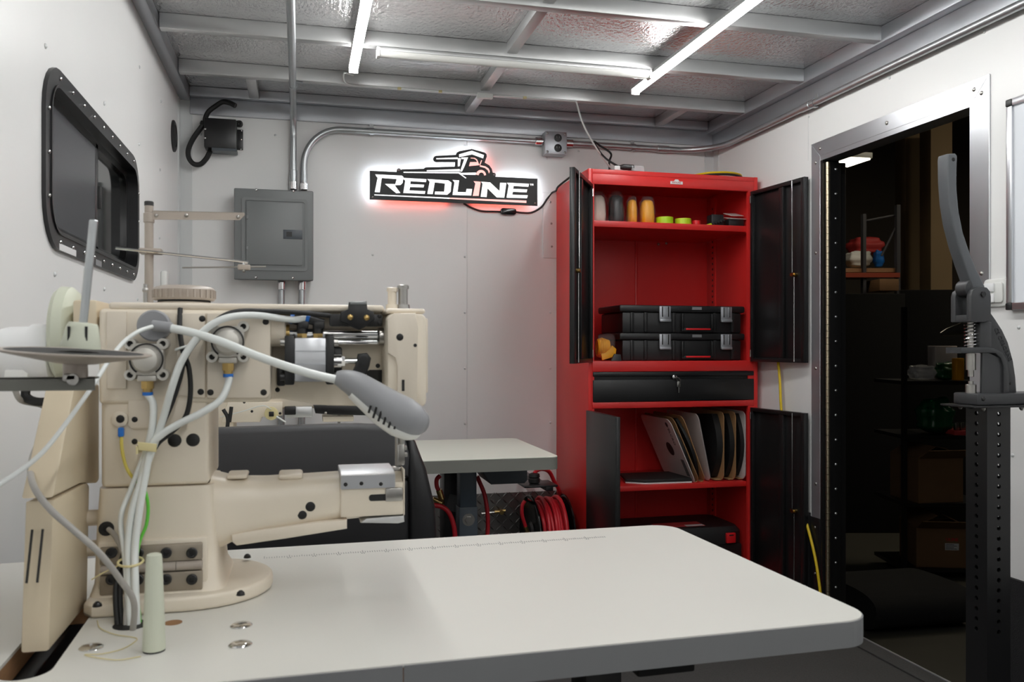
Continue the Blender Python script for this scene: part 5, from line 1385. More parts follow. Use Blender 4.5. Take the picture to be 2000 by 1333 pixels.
# motor control unit and switch box below the top
w0, w1 = c6(800, 500, 2.9).x, c6(1112, 500, 2.9).x
zb = c6(900, 562, 2.9).z
b = B().prism([(x, 2.9, z) for x, z in ((w0 - .06, ZT - .0425), (w0, zb), (w1 - .01, zb), (w1, zb + .01), (w1, ZT - .0425))], (0, .2, 0), .004)
obj('control_unit', b, 'panel_dark', bt)
b = B().box(c6(388, 600, 3.1).x, c6(512, 600, 3.1).x, 3.1, 3.2, .1, ZT - .0425, .004)
mo = obj('motor_box', b, 'black_plastic', bt)
M = Matrix.Translation(c6(462, 725, 3.098)) @ Matrix.Rotation(radians(16), 4, 'Y')
obj('warning_label', B().box(-.02, .02, -.002, 0, -.03, .03).xf(M), 'panel_grey', mo)
# red air hoses under the back table
def hose(pts, label, r=.0078):
    t_ = thing('air_hose', pts[-1], label, 'hose')
    obj('hose', B().tube(pts, r, 10), 'red_hose', t_); return t_
Yh_ = 2.9
h1 = hose([c6(675, 492, 3.06), c6(690, 530, 3.06), c6(735, 640, 3.06), c6(760, 770, 3.05), c6(768, 900, 3.05), c6(762, 1010, 3.05), c6(750, 1150, 3.05)], 'red air hose hanging right of the blue table leg')
h2 = hose([c6(355, 486, 3.0), c6(325, 520, 3.0), c6(325, 580, 3.0), c6(345, 625, 3.0)], 'short red air hose with brass coupling below the back table edge')
obj('coupling', B().cyl(c6(343, 612, 3.0), c6(368, 690, 3.0), .011, n=12).cyl(c6(368, 690, 3.0), c6(376, 735, 3.0), .008, n=6).cyl(c6(290, 690, 3.0), c6(365, 725, 3.0), .009, n=10), 'brass', h2)
h3 = hose([c6(250, 752, 2.88), c6(300, 745, 2.88), c6(375, 760, 2.88), c6(430, 810, 2.88), c6(466, 900, 2.88), c6(482, 1000, 2.88), c6(486, 1120, 2.88)], 'bright red air hose looping out left of the blue table leg', .0085)
# ------------------------------------------------------------------ hose reel on the back wall
ry = 3.545
rc = c6(1150, 1005, ry)
rx0 = rc.x; rx1 = c6(1412, 1000, ry).x
rz = rc.z; R_ = .172
hr = thing('hose_reel', ((rx0 + rx1) / 2, ry, rz - R_), 'black hose reel wound with red air hose beside the red cabinet', 'hose reel')
for x, s in ((rx0, -1), (rx1, 1)):
    prof = [(0, .03), (0, R_ - .012), (.004 * 1, R_), (.010, R_), (.012, R_ - .004), (.008, R_ - .014), (.004, .06), (.012, .05), (.012, 0)]
    obj('flange', B().lathe((x, ry, rz), (s, 0, 0), prof, 48), 'black_gloss', hr)
obj('drum', B().cyl((rx0, ry, rz), (rx1, ry, rz), .09, n=28), 'black_gloss', hr)
n_t = 6
pts = []
for i in range(n_t * 24 + 1):
    a = 2 * pi * i / 24; t_ = i / (n_t * 24)
    pts.append((rx0 + .012 + (rx1 - rx0 - .024) * t_, ry + .141 * cos(a), rz + .141 * sin(a)))
obj('wound_hose', B().tube(pts, .0088, 8, raw=True), 'red_hose', hr)
pts = [(x - .0, y + (.0 if 1 else 0), z) for x, y, z in pts]
pts = []
for i in range(4 * 24 + 1):
    a = 2 * pi * i / 24; t_ = i / (4 * 24)
    rj = .156 + .004 * sin(a * .37 + 1)
    pts.append((rx1 - .02 - (rx1 - rx0 - .05) * t_ + .006 * sin(a * .5), ry + rj * cos(a), rz + rj * sin(a)))
obj('wound_hose', B().tube(pts, .0086, 8, raw=True), 'red_hose', hr)
obj('hub_rod', B().cyl(c6(1100, 690, ry - .12), c6(1175, 735, ry - .02), .0075, n=12), 'chrome', hr)
obj('hose_tail', B().tube([c6(1090, 705, ry - .17), c6(1066, 750, ry - .17), c6(1066, 830, ry - .17), c6(1095, 930, ry - .17)], .0075, 8), 'red_hose', hr)
obj('tail_fitting', B().cyl(c6(1095, 930, ry - .17), c6(1122, 1000, ry - .17), .0085, n=8), 'brass', hr)
g0, g1 = c6(1065, 575, 3.4), c6(1352, 575, 3.4)
obj('guide_bracket', B().box(g0.x, g1.x, 3.36, 3.5, g0.z - .004, g0.z + .004, .002).box(g1.x - .05, g1.x - .02, 3.36, YB - .006, g0.z - .02, g0.z + .0, .002), 'black_metal', hr)
q = c6(1170, 505, 3.42)
obj('hose_stop', B().lathe((q.x, 3.42, q.z - .022), (0, 0, 1), [(0, .02), (.004, .024), (.018, .024), (.022, .02), (.026, .024), (.038, .022), (.042, .012)], 20), 'black_rubber', hr)
obj('lead_hose', B().tube([(q.x, 3.42, q.z + .016), c6(1190, 445, 3.43), c6(1240, 430, 3.45), c6(1300, 455, 3.5), c6(1345, 540, 3.53), c6(1385, 610, 3.56), c6(1405, 690, 3.6)], .0085, 9), 'red_hose', hr)
obj('back_frame', B().box(rx0 + .03, rx1 - .03, 3.70, YB - .007, rz - .1, rz + .1, .004), 'black_metal', hr)
# air manifold fitting on the tread plate
vf = thing('air_fitting', c6(880, 800, YB - .02), 'small brass air fitting on the tread plate wall', 'fitting')
q = c6(880, 800, YB - .03)
obj('valve', B().cyl((q.x, YB - .006, q.z), (q.x, YB - .05, q.z), .011, n=8).cyl((q.x - .03, YB - .035, q.z), (q.x + .02, YB - .035, q.z + .005), .008, n=8), 'brass', vf)
obj('stem', B().cyl((q.x - .09, YB - .035, q.z - .004), (q.x - .03, YB - .035, q.z), .006, n=8), 'steel', vf)

# ------------------------------------------------------------------ second machine on the back table
Y2 = 2.98
def m2(u, v, Y=Y2): return pY(u or 600, v, Y)
s2 = thing('sewing_machine', (0, 3.02, ZT), 'second cream sewing machine on the back table, mostly hidden behind the front one', 'sewing machine')
xL, xR = -.33, .2
zab, zat = m2(480, 787).z - .005, ZT + .36
obj('bed', B().box(xL - .02, xR + .03, 2.93, 3.11, ZT + .0005, ZT + .045, .005), CR, s2)
obj('column', B().box(xL, xL + .12, 2.96, 3.1, ZT + .046, zat, .01, 3), CR, s2)
obj('arm', B().box(xL + .1, xR - .05, 2.965, 3.09, m2(480, 800).z, zat, .012, 3), CR, s2)
obj('head', B().box(xR - .06, xR + .03, 2.94, 3.1, m2(650, 795).z, zat, .012, 3), CR, s2)
obj('lower_housing', B().prism([m2(u, v, 2.95) for u, v in ((445, 786), (552, 786), (552, 812), (530, 815), (512, 815), (508, 825), (432, 826))], (0, .1, 0), .004), CR, s2)
dots(s2, 'screw', [m2(492, 804, 2.95), m2(477, 786, 2.95), m2(547, 808, 2.95)], (0, -1, 0), .0045, 'black_rubber', .002)
ds = obj('tension_disc', B().lathe(m2(530, 808, 2.93), (0, -1, 0), [(0, .022), (.005, .022), (.007, .018), (.007, 0)], 24), 'yellow_wire', s2)
obj('disc_nut', B().box(m2(530, 0, 2.92).x - .008, m2(530, 0, 2.92).x + .008, 2.917, 2.924, m2(0, 808, 2.92).z - .008, m2(0, 808, 2.92).z + .008, .002), 'black_metal', ds)
obj('thread', B().tube([m2(430, 815, 2.93), m2(470, 805, 2.925), m2(512, 793, 2.92), m2(530, 800, 2.918)], .0016, 6).tube([m2(540, 814, 2.92), m2(558, 825, 2.915)], .003, 6), 'white_tube', s2)
obj('guide_block', B().box(m2(560, 0).x, m2(610, 0).x, 2.94, 3.0, m2(0, 814).z, m2(0, 793).z, .004), 'alu', s2)
obj('clamp_arm', B().box(m2(556, 0).x, m2(578, 0).x, 2.925, 2.95, m2(0, 808).z, m2(0, 792).z, .003), 'black_metal', s2)
obj('lift_arm', B().prism([m2(u, v, 2.93) for u, v in ((612, 792), (720, 794), (722, 812), (650, 811), (616, 808))], (0, .03, 0), .003), 'black_metal', s2)
dots(s2, 'screw', [m2(636, 807, 2.93)], (0, -1, 0), .005, 'steel', .003)
obj('presser_foot', B().box(m2(630, 0).x, m2(690, 0).x, 2.95, 3.05, m2(0, 824).z, m2(0, 813).z, .003), CR, s2)
obj('needle_bar', B().cyl((m2(662, 0, 2.98).x, 2.98, ZT + .05), (m2(662, 0, 2.98).x, 2.98, m2(650, 790).z), .005, n=10), 'steel', s2)
obj('handwheel', B().lathe((xL - .01, 3.03, ZT + .28), (-1, 0, 0), [(0, .03), (.004, .06), (.022, .064), (.03, .055), (.03, 0)], 30), 'pale_green', s2)
obj('lead', B().tube([m2(436, 800, 2.9), m2(445, 820, 2.9), m2(440, 860, 2.9)], .006, 8).tube([m2(452, 795, 2.9), m2(448, 825, 2.9)], .006, 8), 'black_rubber', s2)

# ------------------------------------------------------------------ office chair at the back table
Yc_ = 2.22
oc = thing('office_chair', (.06, 2.5, 0), 'dark grey office chair turned to the back table behind the front machine', 'chair')
cl_, crr = -.27, pY(797, 950, Yc_).x
def ctop(u, v): return pY(u or 760, v, Yc_).z
ztL, ztR = ctop(430, 838), ctop(700, 828)
seam_z = ctop(795, 936)
prof_up = [(cl_, seam_z + .002), (crr + .003, seam_z + .002), (crr + .006, ctop(797, 890)), (pY(790, 0, Yc_).x, ctop(797, 850)), (pY(760, 0, Yc_).x, ctop(0, 833)), (pY(700, 0, Yc_).x, ztR - .003), (.05, ztR - .003), (-.2, ztR - .006), (-.25, ztR - .02), (cl_, ztR - .05)]
ub = obj('backrest', B().prism([(x, Yc_, z) for x, z in prof_up], (0, .07, 0), .014, 4), 'chair_grey', oc)
obj('backrest_lower', B().box(cl_, crr + .003, Yc_ + .002, Yc_ + .07, .5, seam_z - .002, .012, 3), 'chair_black', oc)
for s, x0 in ((1, crr), (-1, cl_)):
    sec = []
    for z, w, yo, ex in ((.47, .058, .02, .0), (.55, .068, .01, .004), (.66, .064, .004, .002), (.76, .046, .006, -.002), (ctop(830, 895), .036, .012, -.004), (ctop(815, 865), .022, .02, -.004), (ctop(810, 850), .008, .03, -.004)):
        sec.append(((x0 + s * (w / 2 + ex + .004), Yc_ + .04 + yo * .5, z), (w / 2 * 1.15, 0, 0), (0, .05 - yo * .6, 0), 2.8))
    obj('side_bolster', B().loft(sec, 20), 'chair_black', oc)
obj('seat', B().box(-.19, .31, 2.28, 2.72, .43, .51, .03, 4), 'chair_black', oc)
obj('back_post', B().box(.02, .1, 2.27, 2.31, .36, .6, .004), 'black_metal', oc)
obj('seat_plate', B().box(-.02, .14, 2.3, 2.62, .38, .43, .004), 'black_metal', oc)
obj('gas_lift', B().cyl((.06, 2.5, .09), (.06, 2.5, .38), .025, n=18), 'black_plastic', oc)
for i in range(5):
    a = 2 * pi * i / 5 + .3
    e_ = Vector((.06 + .27 * cos(a), 2.5 + .27 * sin(a), .075))
    lg = obj('star_leg', B().tube([(.06, 2.5, .11), (.06 + .14 * cos(a), 2.5 + .14 * sin(a), .1), e_], [.026, .02, .016], 8), 'black_plastic', oc)
    obj('castor', B().cyl(e_ + Vector((-.018 * sin(a), .018 * cos(a), -.045)), e_ + Vector((.018 * sin(a), -.018 * cos(a), -.045)), .029, n=16), 'black_plastic', oc)
for s, x in ((1, .36), (-1, -.25)):
    pass

# ------------------------------------------------------------------ hand press on a perforated post
cn = pD(1928, 900, 2.08)
pw = .0685
PX0, PY0 = cn.x, cn.y
PX1, PY1 = PX0 + pw, PY0 + pw
PXC, PYC = PX0 + pw / 2, PY0 + pw / 2
def g(x, y, Y=None): return pY(1760 + x / 2.467, 280 + y / 2.467, PYC if Y is None else Y)
zp = g(400, 1262, PY0).z
hp_ = thing('hand_press', (PXC, PYC, 0), 'grey cast hand press with long lever on a black perforated post', 'press')
def perf_face(b, o_, ex, z0, n_cells, ztop_):
    """strip of cells with a round hole each; leftover is solid"""
    o_ = Vector(o_); ex = Vector(ex); nrm = ex.cross(Vector((0, 0, 1)))
    cell = .0254; k = 10; r = .0056; dep = .005
    for i in range(n_cells):
        zb = z0 + i * cell
        cc = o_ + ex * (pw / 2) + Vector((0, 0, zb + cell / 2))
        # outer rectangle sampled at the same angles as the hole
        outer, inner, deep = [], [], []
        for q in range(16):
            a = 2 * pi * (q + .5) / 16
            c_, s_ = cos(a), sin(a)
            f = min(pw / 2 / abs(c_), cell / 2 / abs(s_))
            outer.append((c_ * f, s_ * f))
        hw_2, hh_2 = pw / 2, cell / 2
        an = [math.atan2(p[1], p[0]) for p in outer]
        O_ = [b.bm.verts.new(cc + ex * x + Vector((0, 0, y))) for x, y in outer]
        I_ = [b.bm.verts.new(cc + ex * r * cos(t) + Vector((0, 0, r * sin(t)))) for t in [2 * pi * (q + .5) / 16 for q in range(16)]]
        D_ = [b.bm.verts.new(Vector(v.co) - nrm * dep) for v in I_]
        for q in range(16):
            w_ = (q + 1) % 16
            b.bm.faces.new((O_[q], O_[w_], I_[w_], I_[q])); b.bm.faces.new((I_[q], I_[w_], D_[w_], D_[q]))
        # fill the four corner triangles
        for sx_, sy_ in ((1, 1), (-1, 1), (-1, -1), (1, -1)):
            cv = b.bm.verts.new(cc + ex * hw_2 * sx_ + Vector((0, 0, hh_2 * sy_)))
            best = sorted(range(16), key=lambda q: -(outer[q][0] * sx_ / hw_2 + outer[q][1] * sy_ / hh_2))
            q = [q for q in range(16) if (abs(abs(outer[q][0]) - hw_2) < 1e-6) != (abs(abs(outer[(q + 1) % 16][0]) - hw_2) < 1e-6) and outer[q][0] * sx_ > 0 and outer[q][1] * sy_ > 0 and outer[(q + 1) % 16][0] * sx_ > 0 and outer[(q + 1) % 16][1] * sy_ > 0]
            for q_ in q: b.bm.faces.new((O_[q_], cv, O_[(q_ + 1) % 16]))
    bmesh.ops.recalc_face_normals(b.bm, faces=b.bm.faces)
zpt = zp - .006
NC = 22
z_s = zpt - NC * .0254 - .004
b = B()
for o_, ex in (((PX0, PY0, 0), (1, 0, 0)), ((PX1, PY0, 0), (0, 1, 0)), ((PX1, PY1, 0), (-1, 0, 0)), ((PX0, PY1, 0), (0, -1, 0))):
    perf_face(b, o_, ex, z_s, NC, zpt)
po_ = obj('post', b, 'black_metal', hp_)
obj('post_foot', B().box(PX0, PX1, PY0, PY1, .012, z_s), 'black_metal', hp_)
obj('post_cap', B().box(PX0, PX1, PY0, PY1, zpt - .004, zpt), 'black_metal', hp_)
obj('floor_plate', B().box(PX0 - .12, PX1 + .12, PY0 - .12, PY1 + .12, 0, .012, .002), 'black_metal', hp_)
dots(hp_, 'foot_bolt', [(PXC + i * .12, PYC + j * .12, .012) for i in (-1, 1) for j in (-1, 1)], (0, 0, 1), .01, 'steel', .008)
xl_ = g(188, 1250, PY1 + .02).x
obj('top_plate', B().box(xl_, PX1 + .14, PY0 - .02, PY1 + .02, zpt, zpt + .005, .001), 'black_metal', hp_)
dots(hp_, 'plate_bolt', [(xl_ + .045, PY0 - .003, zpt), (xl_ + .045, PY1 + .003, zpt), (PX1 + .03, PY0 - .003, zpt)], (0, 0, -1), .006, 'steel', .009)
zb0 = zpt + .0055
zb1 = g(350, 1208, PY0).z
xb0 = g(250, 1230, PY1 + .006).x
obj('base_casting', B().box(xb0, PX1 + .13, PY0 - .006, PY1 + .006, zb0, zb1, .004, 2), 'press_grey', hp_)
dots(hp_, 'base_bolt', [(xb0 + .012, PYC, zb1)], (0, 0, 1), .008, 'steel', .004)
dots(hp_, 'set_screw', [g(396, 1232, PY0 - .006)], (0, -1, 0), .006, 'black_metal', .002)
# C frame: web (thin) with a flange round the throat
Yw0, Yw1 = PYC - .012, PYC + .012
web = [(430, 815), (455, 850), (487, 900), (515, 960), (540, 1050), (552, 1130), (557, 1210), (500, 1210), (497, 1070), (485, 1030), (460, 1008), (420, 1004), (412, 990), (412, 860)]
obj('frame_web', B().prism([g(x, y, Yw0) for x, y in web], (0, .024, 0), .002), 'press_grey', hp_)
fl = [(290, 985), (413, 983), (450, 988), (490, 1010), (512, 1050), (520, 1120), (522, 1210), (497, 1210), (494, 1075), (482, 1036), (455, 1012), (420, 1010), (290, 1013)]
obj('throat_flange', B().prism([g(x, y, PYC - .026) for x, y in fl], (0, .052, 0), .002), 'press_grey', hp_)
obj('throat_back', B().prism([g(x, y, PYC - .02) for x, y in ((392, 1010), (420, 1010), (482, 1040), (494, 1080), (497, 1210), (388, 1210))], (0, .006, 0)), 'press_grey', hp_)
# yoke that carries the lever
y0_, y1_ = PYC - .034, PYC + .034
yk = [(338, 858), (338, 735), (345, 710), (362, 696), (390, 690), (415, 696), (430, 715), (434, 740), (434, 858)]
for Y in (y0_, y1_ - .016):
    sx_ = 0
    obj('yoke_cheek', B().prism([Vector((g(x, y, y0_).x, Y, g(x, y, y0_).z)) for x, y in yk], (0, .016, 0), .002), 'press_grey', hp_)
xyk0, xyk1 = g(338, 0, y0_).x, g(412, 0, y0_).x
zyk0, zyk1 = g(350, 862, y0_).z, g(350, 826, y0_).z
obj('yoke_block', B().box(xyk0 + .001, xyk1, y0_ + .0012, y1_ - .0012, zyk0, zyk1 + .0, .002), 'press_grey', hp_)
obj('frame_riser', B().box(g(378, 0, PYC - .02).x, g(434, 0, PYC - .02).x, PYC - .022, PYC + .022, g(0, 990, PYC).z, zyk0 + .002, .003), 'press_grey', hp_)
# ram, spring, die and anvil on the axis in front of the post
xr_ = g(336, 1000, PYC).x
obj('ram', B().cyl((xr_, PYC, g(0, 1095, PYC).z), (xr_, PYC, g(0, 1015, PYC).z), .0115, n=20).cyl((xr_, PYC, g(0, 1015, PYC).z), (xr_, PYC, zyk0 + .03), .0085, n=18), 'steel', hp_)
obj('ram_tip', B().cyl((xr_ - .003, PYC, zyk1), (xr_ - .003, PYC, g(0, 757, PYC).z), .0065, n=16, ch=.001), 'steel', hp_)
pts = []
zs0, zs1 = g(0, 982, PYC).z, zyk0 - .002
for i in range(7 * 14 + 1):
    a = 2 * pi * i / 14; pts.append((xr_ + .0145 * cos(a), PYC + .0145 * sin(a), zs0 + (zs1 - zs0) * i / (7 * 14)))
obj('spring', B().tube(pts, .0017, 6, raw=True), 'chrome', hp_)
obj('die', B().cyl((xr_, PYC, g(0, 1128, PYC).z), (xr_, PYC, g(0, 1095, PYC).z), .007, n=16), 'steel', hp_)
obj('punch', B().cyl((xr_, PYC, g(0, 1168, PYC).z), (xr_, PYC, g(0, 1150, PYC).z), .006, n=14), 'steel', hp_)
obj('anvil', B().cyl((xr_, PYC, zb1 - .001), (xr_, PYC, g(0, 1166, PYC).z), .0125, n=20, ch=.001), 'steel', hp_)
# lever
lv = [(272, 55), (268, 48), (225, 46), (190, 58), (188, 130), (196, 260), (215, 380), (245, 480), (275, 570), (305, 640), (300, 660), (330, 668), (360, 690), (385, 740), (420, 735), (405, 690), (365, 610), (330, 520), (300, 430), (280, 330), (270, 220), (270, 130)]
lv = [(272, 60), (262, 48), (228, 50), (224, 70), (226, 180), (234, 290), (250, 390), (276, 490), (305, 580), (330, 650), (345, 700), (370, 735), (400, 735), (405, 690), (365, 610), (330, 520), (300, 430), (280, 330), (270, 220), (270, 130)]
obj('lever', B().prism([g(x, y, PYC - .018) for x, y in lv], (0, .036, 0), .004, 3), 'press_handle', hp_)
cm = g(385, 722, PYC)
obj('cam', B().cyl((g(330, 0, PYC).x - .008, PYC - .0175, g(0, 695, PYC).z), (g(330, 0, PYC).x - .008, PYC + .0175, g(0, 695, PYC).z), .021, n=28, ch=.002), 'press_grey', hp_)
pv = g(393, 728, y0_)
obj('pivot_bolt', B().cyl((pv.x, y0_ - .004, pv.z), (pv.x, y1_ + .004, pv.z), .007, n=6), 'black_metal', hp_)
dots(hp_, 'set_screw', [g(252, 78, PYC - .018)], (0, -1, 0), .005, 'black_rubber', .001)
dots(hp_, 'set_screw', [g(526, 1158, Yw0)], (0, -1, 0), .004, 'black_rubber', .001)
# raised maker's lettering along the back curve of the web
d_ = (g(520, 1035, Yw0) - g(460, 905, Yw0)); c_ = (g(520, 1035, Yw0) + g(460, 905, Yw0)) / 2
ex = d_.normalized(); ey = Vector((0, 1, 0)).cross(ex) * -1
ey = Vector((-ex.z, 0, ex.x)) * (1 if ex.x < 0 else 1)
Mx = Matrix((ex, ey, ex.cross(ey))).transposed().to_4x4(); Mx.translation = c_ + Vector((0, -.0005, 0))
obj('lettering', text_mesh('CS OSBORNE', .0155, Mx, .001), 'press_grey', hp_)

# ------------------------------------------------------------------ dim warehouse outside the doorway
ZG = -.35
RC = Matrix.Rotation(-YAW, 4, 'Z')
def wbox(b, u0, u1, v0, v1, dep, th, bev=0, z0=None, rot=0.):
    """box seen between two pixel columns/rows at a distance, extending back"""
    p = pD((u0 + u1) / 2, (v0 + v1) / 2, dep); k = dep / F
    hw_, hh_ = abs(u1 - u0) / 2 * k, abs(v1 - v0) / 2 * k
    za, zb_ = p.z - hh_, p.z + hh_
    if z0 is not None: za = z0
    M = Matrix.Translation((p.x, p.y, 0)) @ RC @ Matrix.Rotation(rot, 4, 'Z')
    return b.box(-hw_, hw_, 0, th, za, zb_, bev, M=M)
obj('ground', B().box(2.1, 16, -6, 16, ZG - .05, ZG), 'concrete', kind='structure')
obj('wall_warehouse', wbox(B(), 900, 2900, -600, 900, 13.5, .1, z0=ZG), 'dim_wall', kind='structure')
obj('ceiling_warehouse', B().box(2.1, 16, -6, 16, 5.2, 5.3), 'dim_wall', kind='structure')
for k, (u, v, dep, lab) in enumerate(((1652, 318, 7.6, 'lit rectangular ceiling fixture seen at the top left of the doorway'),)):
    p = pD(u, v, dep)
    fx = thing('ceiling_fixture', p, lab, 'light')
    obj('panel', B().box(p.x - .13, p.x + .13, p.y - .16, p.y + .16, p.z, p.z + .01), 'fixture_lit', fx)
    obj('housing', B().box(p.x - .145, p.x + .145, p.y - .175, p.y + .175, p.z + .0105, p.z + .06, .005), 'white_plastic', fx)
    obj('hanger', B().cyl((p.x, p.y, p.z + .06), (p.x, p.y, 5.2), .01, n=8), 'black_metal', fx)
for x, y in ((6.2, 4.6), (9.0, 3.2)):  # unseen fixtures, added to brighten the space beyond the doorway
    fx = thing('ceiling_fixture', (x, y, 4.2), 'added unseen ceiling fixture brightening the warehouse outside the doorway view', 'light', 'added warehouse fixtures out of view')
    obj('panel', B().box(x - .3, x + .3, y - .6, y + .6, 4.2, 4.21), 'fixture_lit', fx)
    obj('housing', B().box(x - .32, x + .32, y - .62, y + .62, 4.2105, 4.27, .005), 'white_plastic', fx)
for u0, u1, v0, dep, lab, m in ((1768, 1812, 250, 9.5, 'dark brown warehouse column, left of the pair beyond the doorway', 'pillar'), (1818, 1860, 236, 9.0, 'lighter tan warehouse column, right of the pair beyond the doorway', 'pillar')):
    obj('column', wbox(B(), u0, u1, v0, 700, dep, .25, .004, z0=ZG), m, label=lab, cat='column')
# pallet rack with goods
rk = thing('pallet_rack', pD(1700, 900, 8.2), 'pallet rack with an orange beam seen through the doorway', 'rack')
obj('upright', wbox(B(), 1686, 1692, 418, 700, 8.2, .06, z0=ZG), 'rack_dark', rk)
obj('upright', wbox(B(), 1752, 1759, 400, 700, 8.2, .06, z0=ZG), 'rack_dark', rk)
obj('upright', wbox(B(), 1752, 1759, 400, 700, 9.2, .06, z0=ZG), 'rack_dark', rk)
obj('beam', wbox(B(), 1560, 1758, 533, 542, 8.18, .05), 'rack_orange', rk)
obj('deck', wbox(B(), 1560, 1758, 524, 532, 8.24, .9), 'wood_raw', rk)
obj('brace', B().cyl(pD(1690, 432, 8.25), pD(1752, 420, 8.25), .012, n=8).cyl(pD(1722, 500, 8.25), pD(1752, 440, 8.25), .012, n=8), 'rack_dark', rk)
def lump(name, u, v, w, h, dep, m, label, cat, seed):
    rnd = random.Random(seed); c_ = pD(u, v, dep); k = dep / F
    b = B(); b.ball((0, 0, 0), 1, n=32)
    for vv in b.bm.verts:
        p = vv.co; s_ = 1 + .16 * sin(p.x * 5 + seed) * cos(p.y * 4) + .1 * sin(p.z * 9 + seed)
        vv.co = Vector((math.copysign(abs(p.x) ** .7, p.x) * w / 2 * k * s_, math.copysign(abs(p.y) ** .7, p.y) * w / 2.4 * k * s_, math.copysign(abs(p.z) ** .7, p.z) * h / 2 * k * (1 if p.z < 0 else s_)))
    b.xf(Matrix.Translation(c_) @ RC); return obj(name, b, m, label=label, cat=cat, smooth=180)
lump('wrapped_bundle', 1688, 482, 62, 34, 8.95, 'paper_red', 'red wrapped bundle on the far pallet rack', 'bundle', 1)
lump('plastic_bag', 1676, 507, 46, 32, 8.55, 'paper_white', 'pale plastic bag below the red bundle on the far rack', 'bag', 2)
lump('cloth_bundle', 1716, 506, 18, 34, 8.5, 'blue', 'blue bundle beside the pale bag on the far rack', 'bundle', 3)
lump('cloth_bundle', 1638, 510, 20, 26, 8.5, 'black_plastic', 'dark bundle at the left end of the far rack', 'bundle', 5)
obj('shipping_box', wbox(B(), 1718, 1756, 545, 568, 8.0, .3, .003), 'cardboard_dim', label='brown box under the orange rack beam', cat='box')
# black partition in front of the rack
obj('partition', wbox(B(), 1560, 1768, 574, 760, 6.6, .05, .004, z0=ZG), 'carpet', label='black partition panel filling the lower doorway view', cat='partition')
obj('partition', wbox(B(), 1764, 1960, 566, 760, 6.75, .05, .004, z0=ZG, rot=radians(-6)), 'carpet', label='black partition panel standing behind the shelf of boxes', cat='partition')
# shelf with boxes
su = thing('shelf_unit', pD(1850, 1000, 5.3), 'black open shelf unit of boxes outside the doorway', 'shelf')
D5 = 5.25
for v in (745, 852, 984, 1112):
    obj('shelf', wbox(B(), 1768, 1935, v, v + 7, D5, .45), 'black_metal', su)
for u in (1768, 1932): obj('upright', wbox(B(), u - 4, u + 4, 600, 700, D5, .03, z0=ZG), 'black_metal', su)
for u in (1768, 1932): obj('upright', wbox(B(), u - 4, u + 4, 600, 700, D5 + .42, .03, z0=ZG), 'black_metal', su)
def open_box(u0, u1, v0, v1, dep, th, label, uline=False, rot=0.):
    t_ = thing('shipping_box', pD((u0 + u1) / 2, v1, dep), label, 'box')
    p = pD((u0 + u1) / 2, v1, dep); k = dep / F; w_, h_ = (u1 - u0) * k, (v1 - v0) * k
    M = Matrix.Translation(p) @ RC @ Matrix.Rotation(rot, 4, 'Z')
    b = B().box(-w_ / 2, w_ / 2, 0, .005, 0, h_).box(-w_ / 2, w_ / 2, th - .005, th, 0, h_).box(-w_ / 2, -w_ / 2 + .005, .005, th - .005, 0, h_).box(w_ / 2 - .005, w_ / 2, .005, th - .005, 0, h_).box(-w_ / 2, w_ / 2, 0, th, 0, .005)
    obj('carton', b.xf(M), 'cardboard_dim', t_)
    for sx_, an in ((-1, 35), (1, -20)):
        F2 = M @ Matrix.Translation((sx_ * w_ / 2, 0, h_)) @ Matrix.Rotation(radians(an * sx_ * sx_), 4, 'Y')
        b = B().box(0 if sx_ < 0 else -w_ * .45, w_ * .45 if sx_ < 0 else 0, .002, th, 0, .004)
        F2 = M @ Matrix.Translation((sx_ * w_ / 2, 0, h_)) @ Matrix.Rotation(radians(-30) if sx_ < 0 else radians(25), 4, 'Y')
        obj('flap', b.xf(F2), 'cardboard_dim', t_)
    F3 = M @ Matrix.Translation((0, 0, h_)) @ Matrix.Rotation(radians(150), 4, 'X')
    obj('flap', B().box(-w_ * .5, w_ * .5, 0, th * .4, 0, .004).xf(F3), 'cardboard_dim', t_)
    if uline:
        lw = w_ * .25
        lb = obj('label', B().box(w_ * .02, w_ * .02 + lw, -.002, -.0005, h_ * .45, h_ * .62).xf(M), 'paper_white', t_)
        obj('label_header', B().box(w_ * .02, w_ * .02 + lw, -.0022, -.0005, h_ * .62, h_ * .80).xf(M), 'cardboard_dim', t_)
        T_ = text_mesh('ULINE', lw * .33, Matrix.Translation((w_ * .02 + lw / 2, -.003, h_ * .71)) @ Matrix.Rotation(pi / 2, 4, 'X'), .0005)
        obj('label_lettering', T_.xf(M), 'red_plastic', t_)
        b = B()
        for i in range(4): b.box(w_ * .03, w_ * .03 + lw * (.8 if i % 2 else .6), -.0026, -.002, h_ * (.58 - i * .035), h_ * (.592 - i * .035))
        obj('label_print', b.xf(M), 'ink', t_, kind='stuff')
    return t_
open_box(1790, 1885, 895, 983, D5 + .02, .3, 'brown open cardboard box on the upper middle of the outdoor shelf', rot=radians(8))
open_box(1792, 1895, 1032, 1110, D5 + .02, .3, 'brown cardboard box with a red and white label on the outdoor shelf', True, rot=radians(-6))
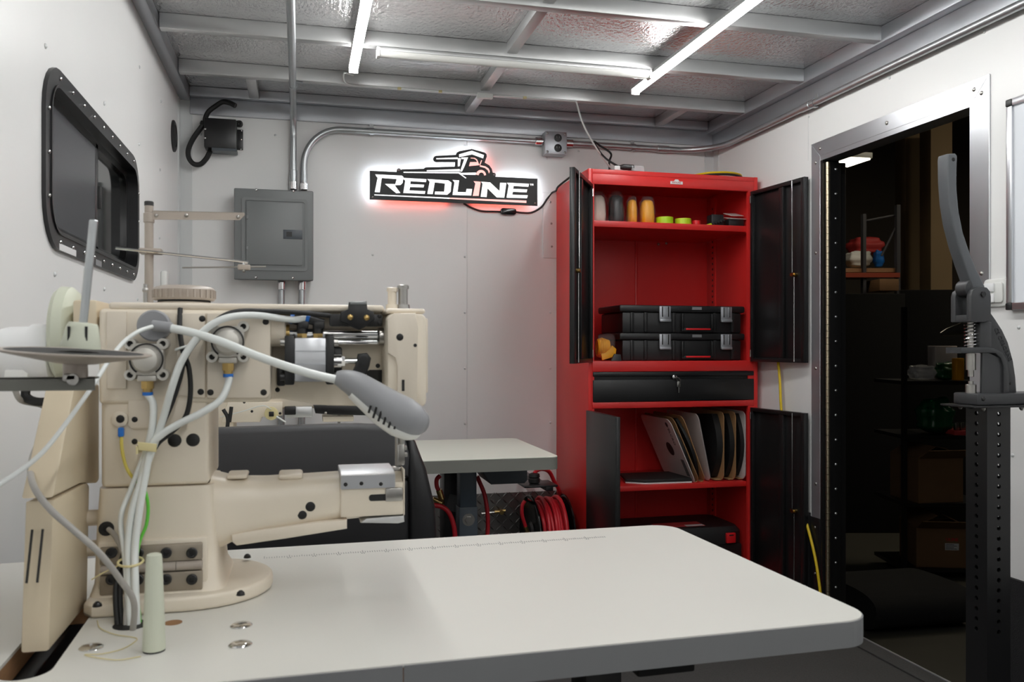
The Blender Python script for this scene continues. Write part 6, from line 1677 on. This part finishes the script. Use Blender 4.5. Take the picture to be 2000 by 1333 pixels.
lump('green_bag', 1826, 814, 62, 66, D5 + .15, 'green_bag', 'green plastic bag on the shelf above the open box', 'bag', 6)
lump('green_bag', 1846, 726, 36, 34, D5 + .15, 'green_bag', 'green plastic bag under clear film on the top shelf', 'bag', 7)
lump('clear_bag', 1800, 728, 46, 30, D5 + .1, 'clear_box', 'crumpled clear plastic bag on the top outdoor shelf', 'bag', 8)
obj('spray_bottle', wbox(B(), 1868, 1884, 700, 744, D5 + .02, .06, .006), 'yellow', label='yellow bottle at the right of the top outdoor shelf', cat='bottle')
obj('paper_box', wbox(B(), 1826, 1870, 676, 706, D5 + .25, .1, .004, z0=pD(1840, 744, D5 + .25).z), 'cardboard_white', label='pale box behind the green bag on the top outdoor shelf', cat='box')
obj('red_tray', wbox(B(), 1864, 1900, 842, 851, D5 + .02, .2, .003), 'paper_red', label='red tray on the shelf beside the large green bag', cat='tray')
for i in range(3):
    obj('steel_can', wbox(B(), 1866 + i * 11, 1874 + i * 11, 826, 841, D5 + .05, .03, .004), 'steel', label=('leftmost', 'middle', 'rightmost')[i] + ' of three small steel cans standing on the red tray', cat='can', group='steel cans on the red tray')
obj('grey_board', wbox(B(), -30, 30, -6, 6, D5, .01).xf(Matrix.Identity(4)) if False else B().prism([pD(u, v, D5 + .1) for u, v in ((1838, 650), (1850, 642), (1885, 628), (1910, 626), (1910, 650), (1860, 656), (1842, 656))], RC.to_3x3() @ Vector((0, .02, 0)), .003), 'steel', label='grey metal bracket jutting out behind the press spring', cat='bracket')
# low black mat bundle and blue case on the ground
p = pZ(1795, 1236, ZG)
b = B().loft([(pZ(1700, 1240, ZG) + Vector((0, .25, .1)), (0, .3, 0), (0, 0, .1), 3), (pZ(1900, 1225, ZG) + Vector((0, .25, .1)), (0, .3, 0), (0, 0, .1), 3)], 24)
obj('rolled_mat', b, 'carpet', label='black rolled mat lying on the ground outside the doorway', cat='mat')
b = wbox(B(), 1695, 1760, 1104, 1124, 5.75, .3, .01)
obj('flat_case', b, 'steel_blue', label='flat blue case on the ground below the black partition', cat='case')
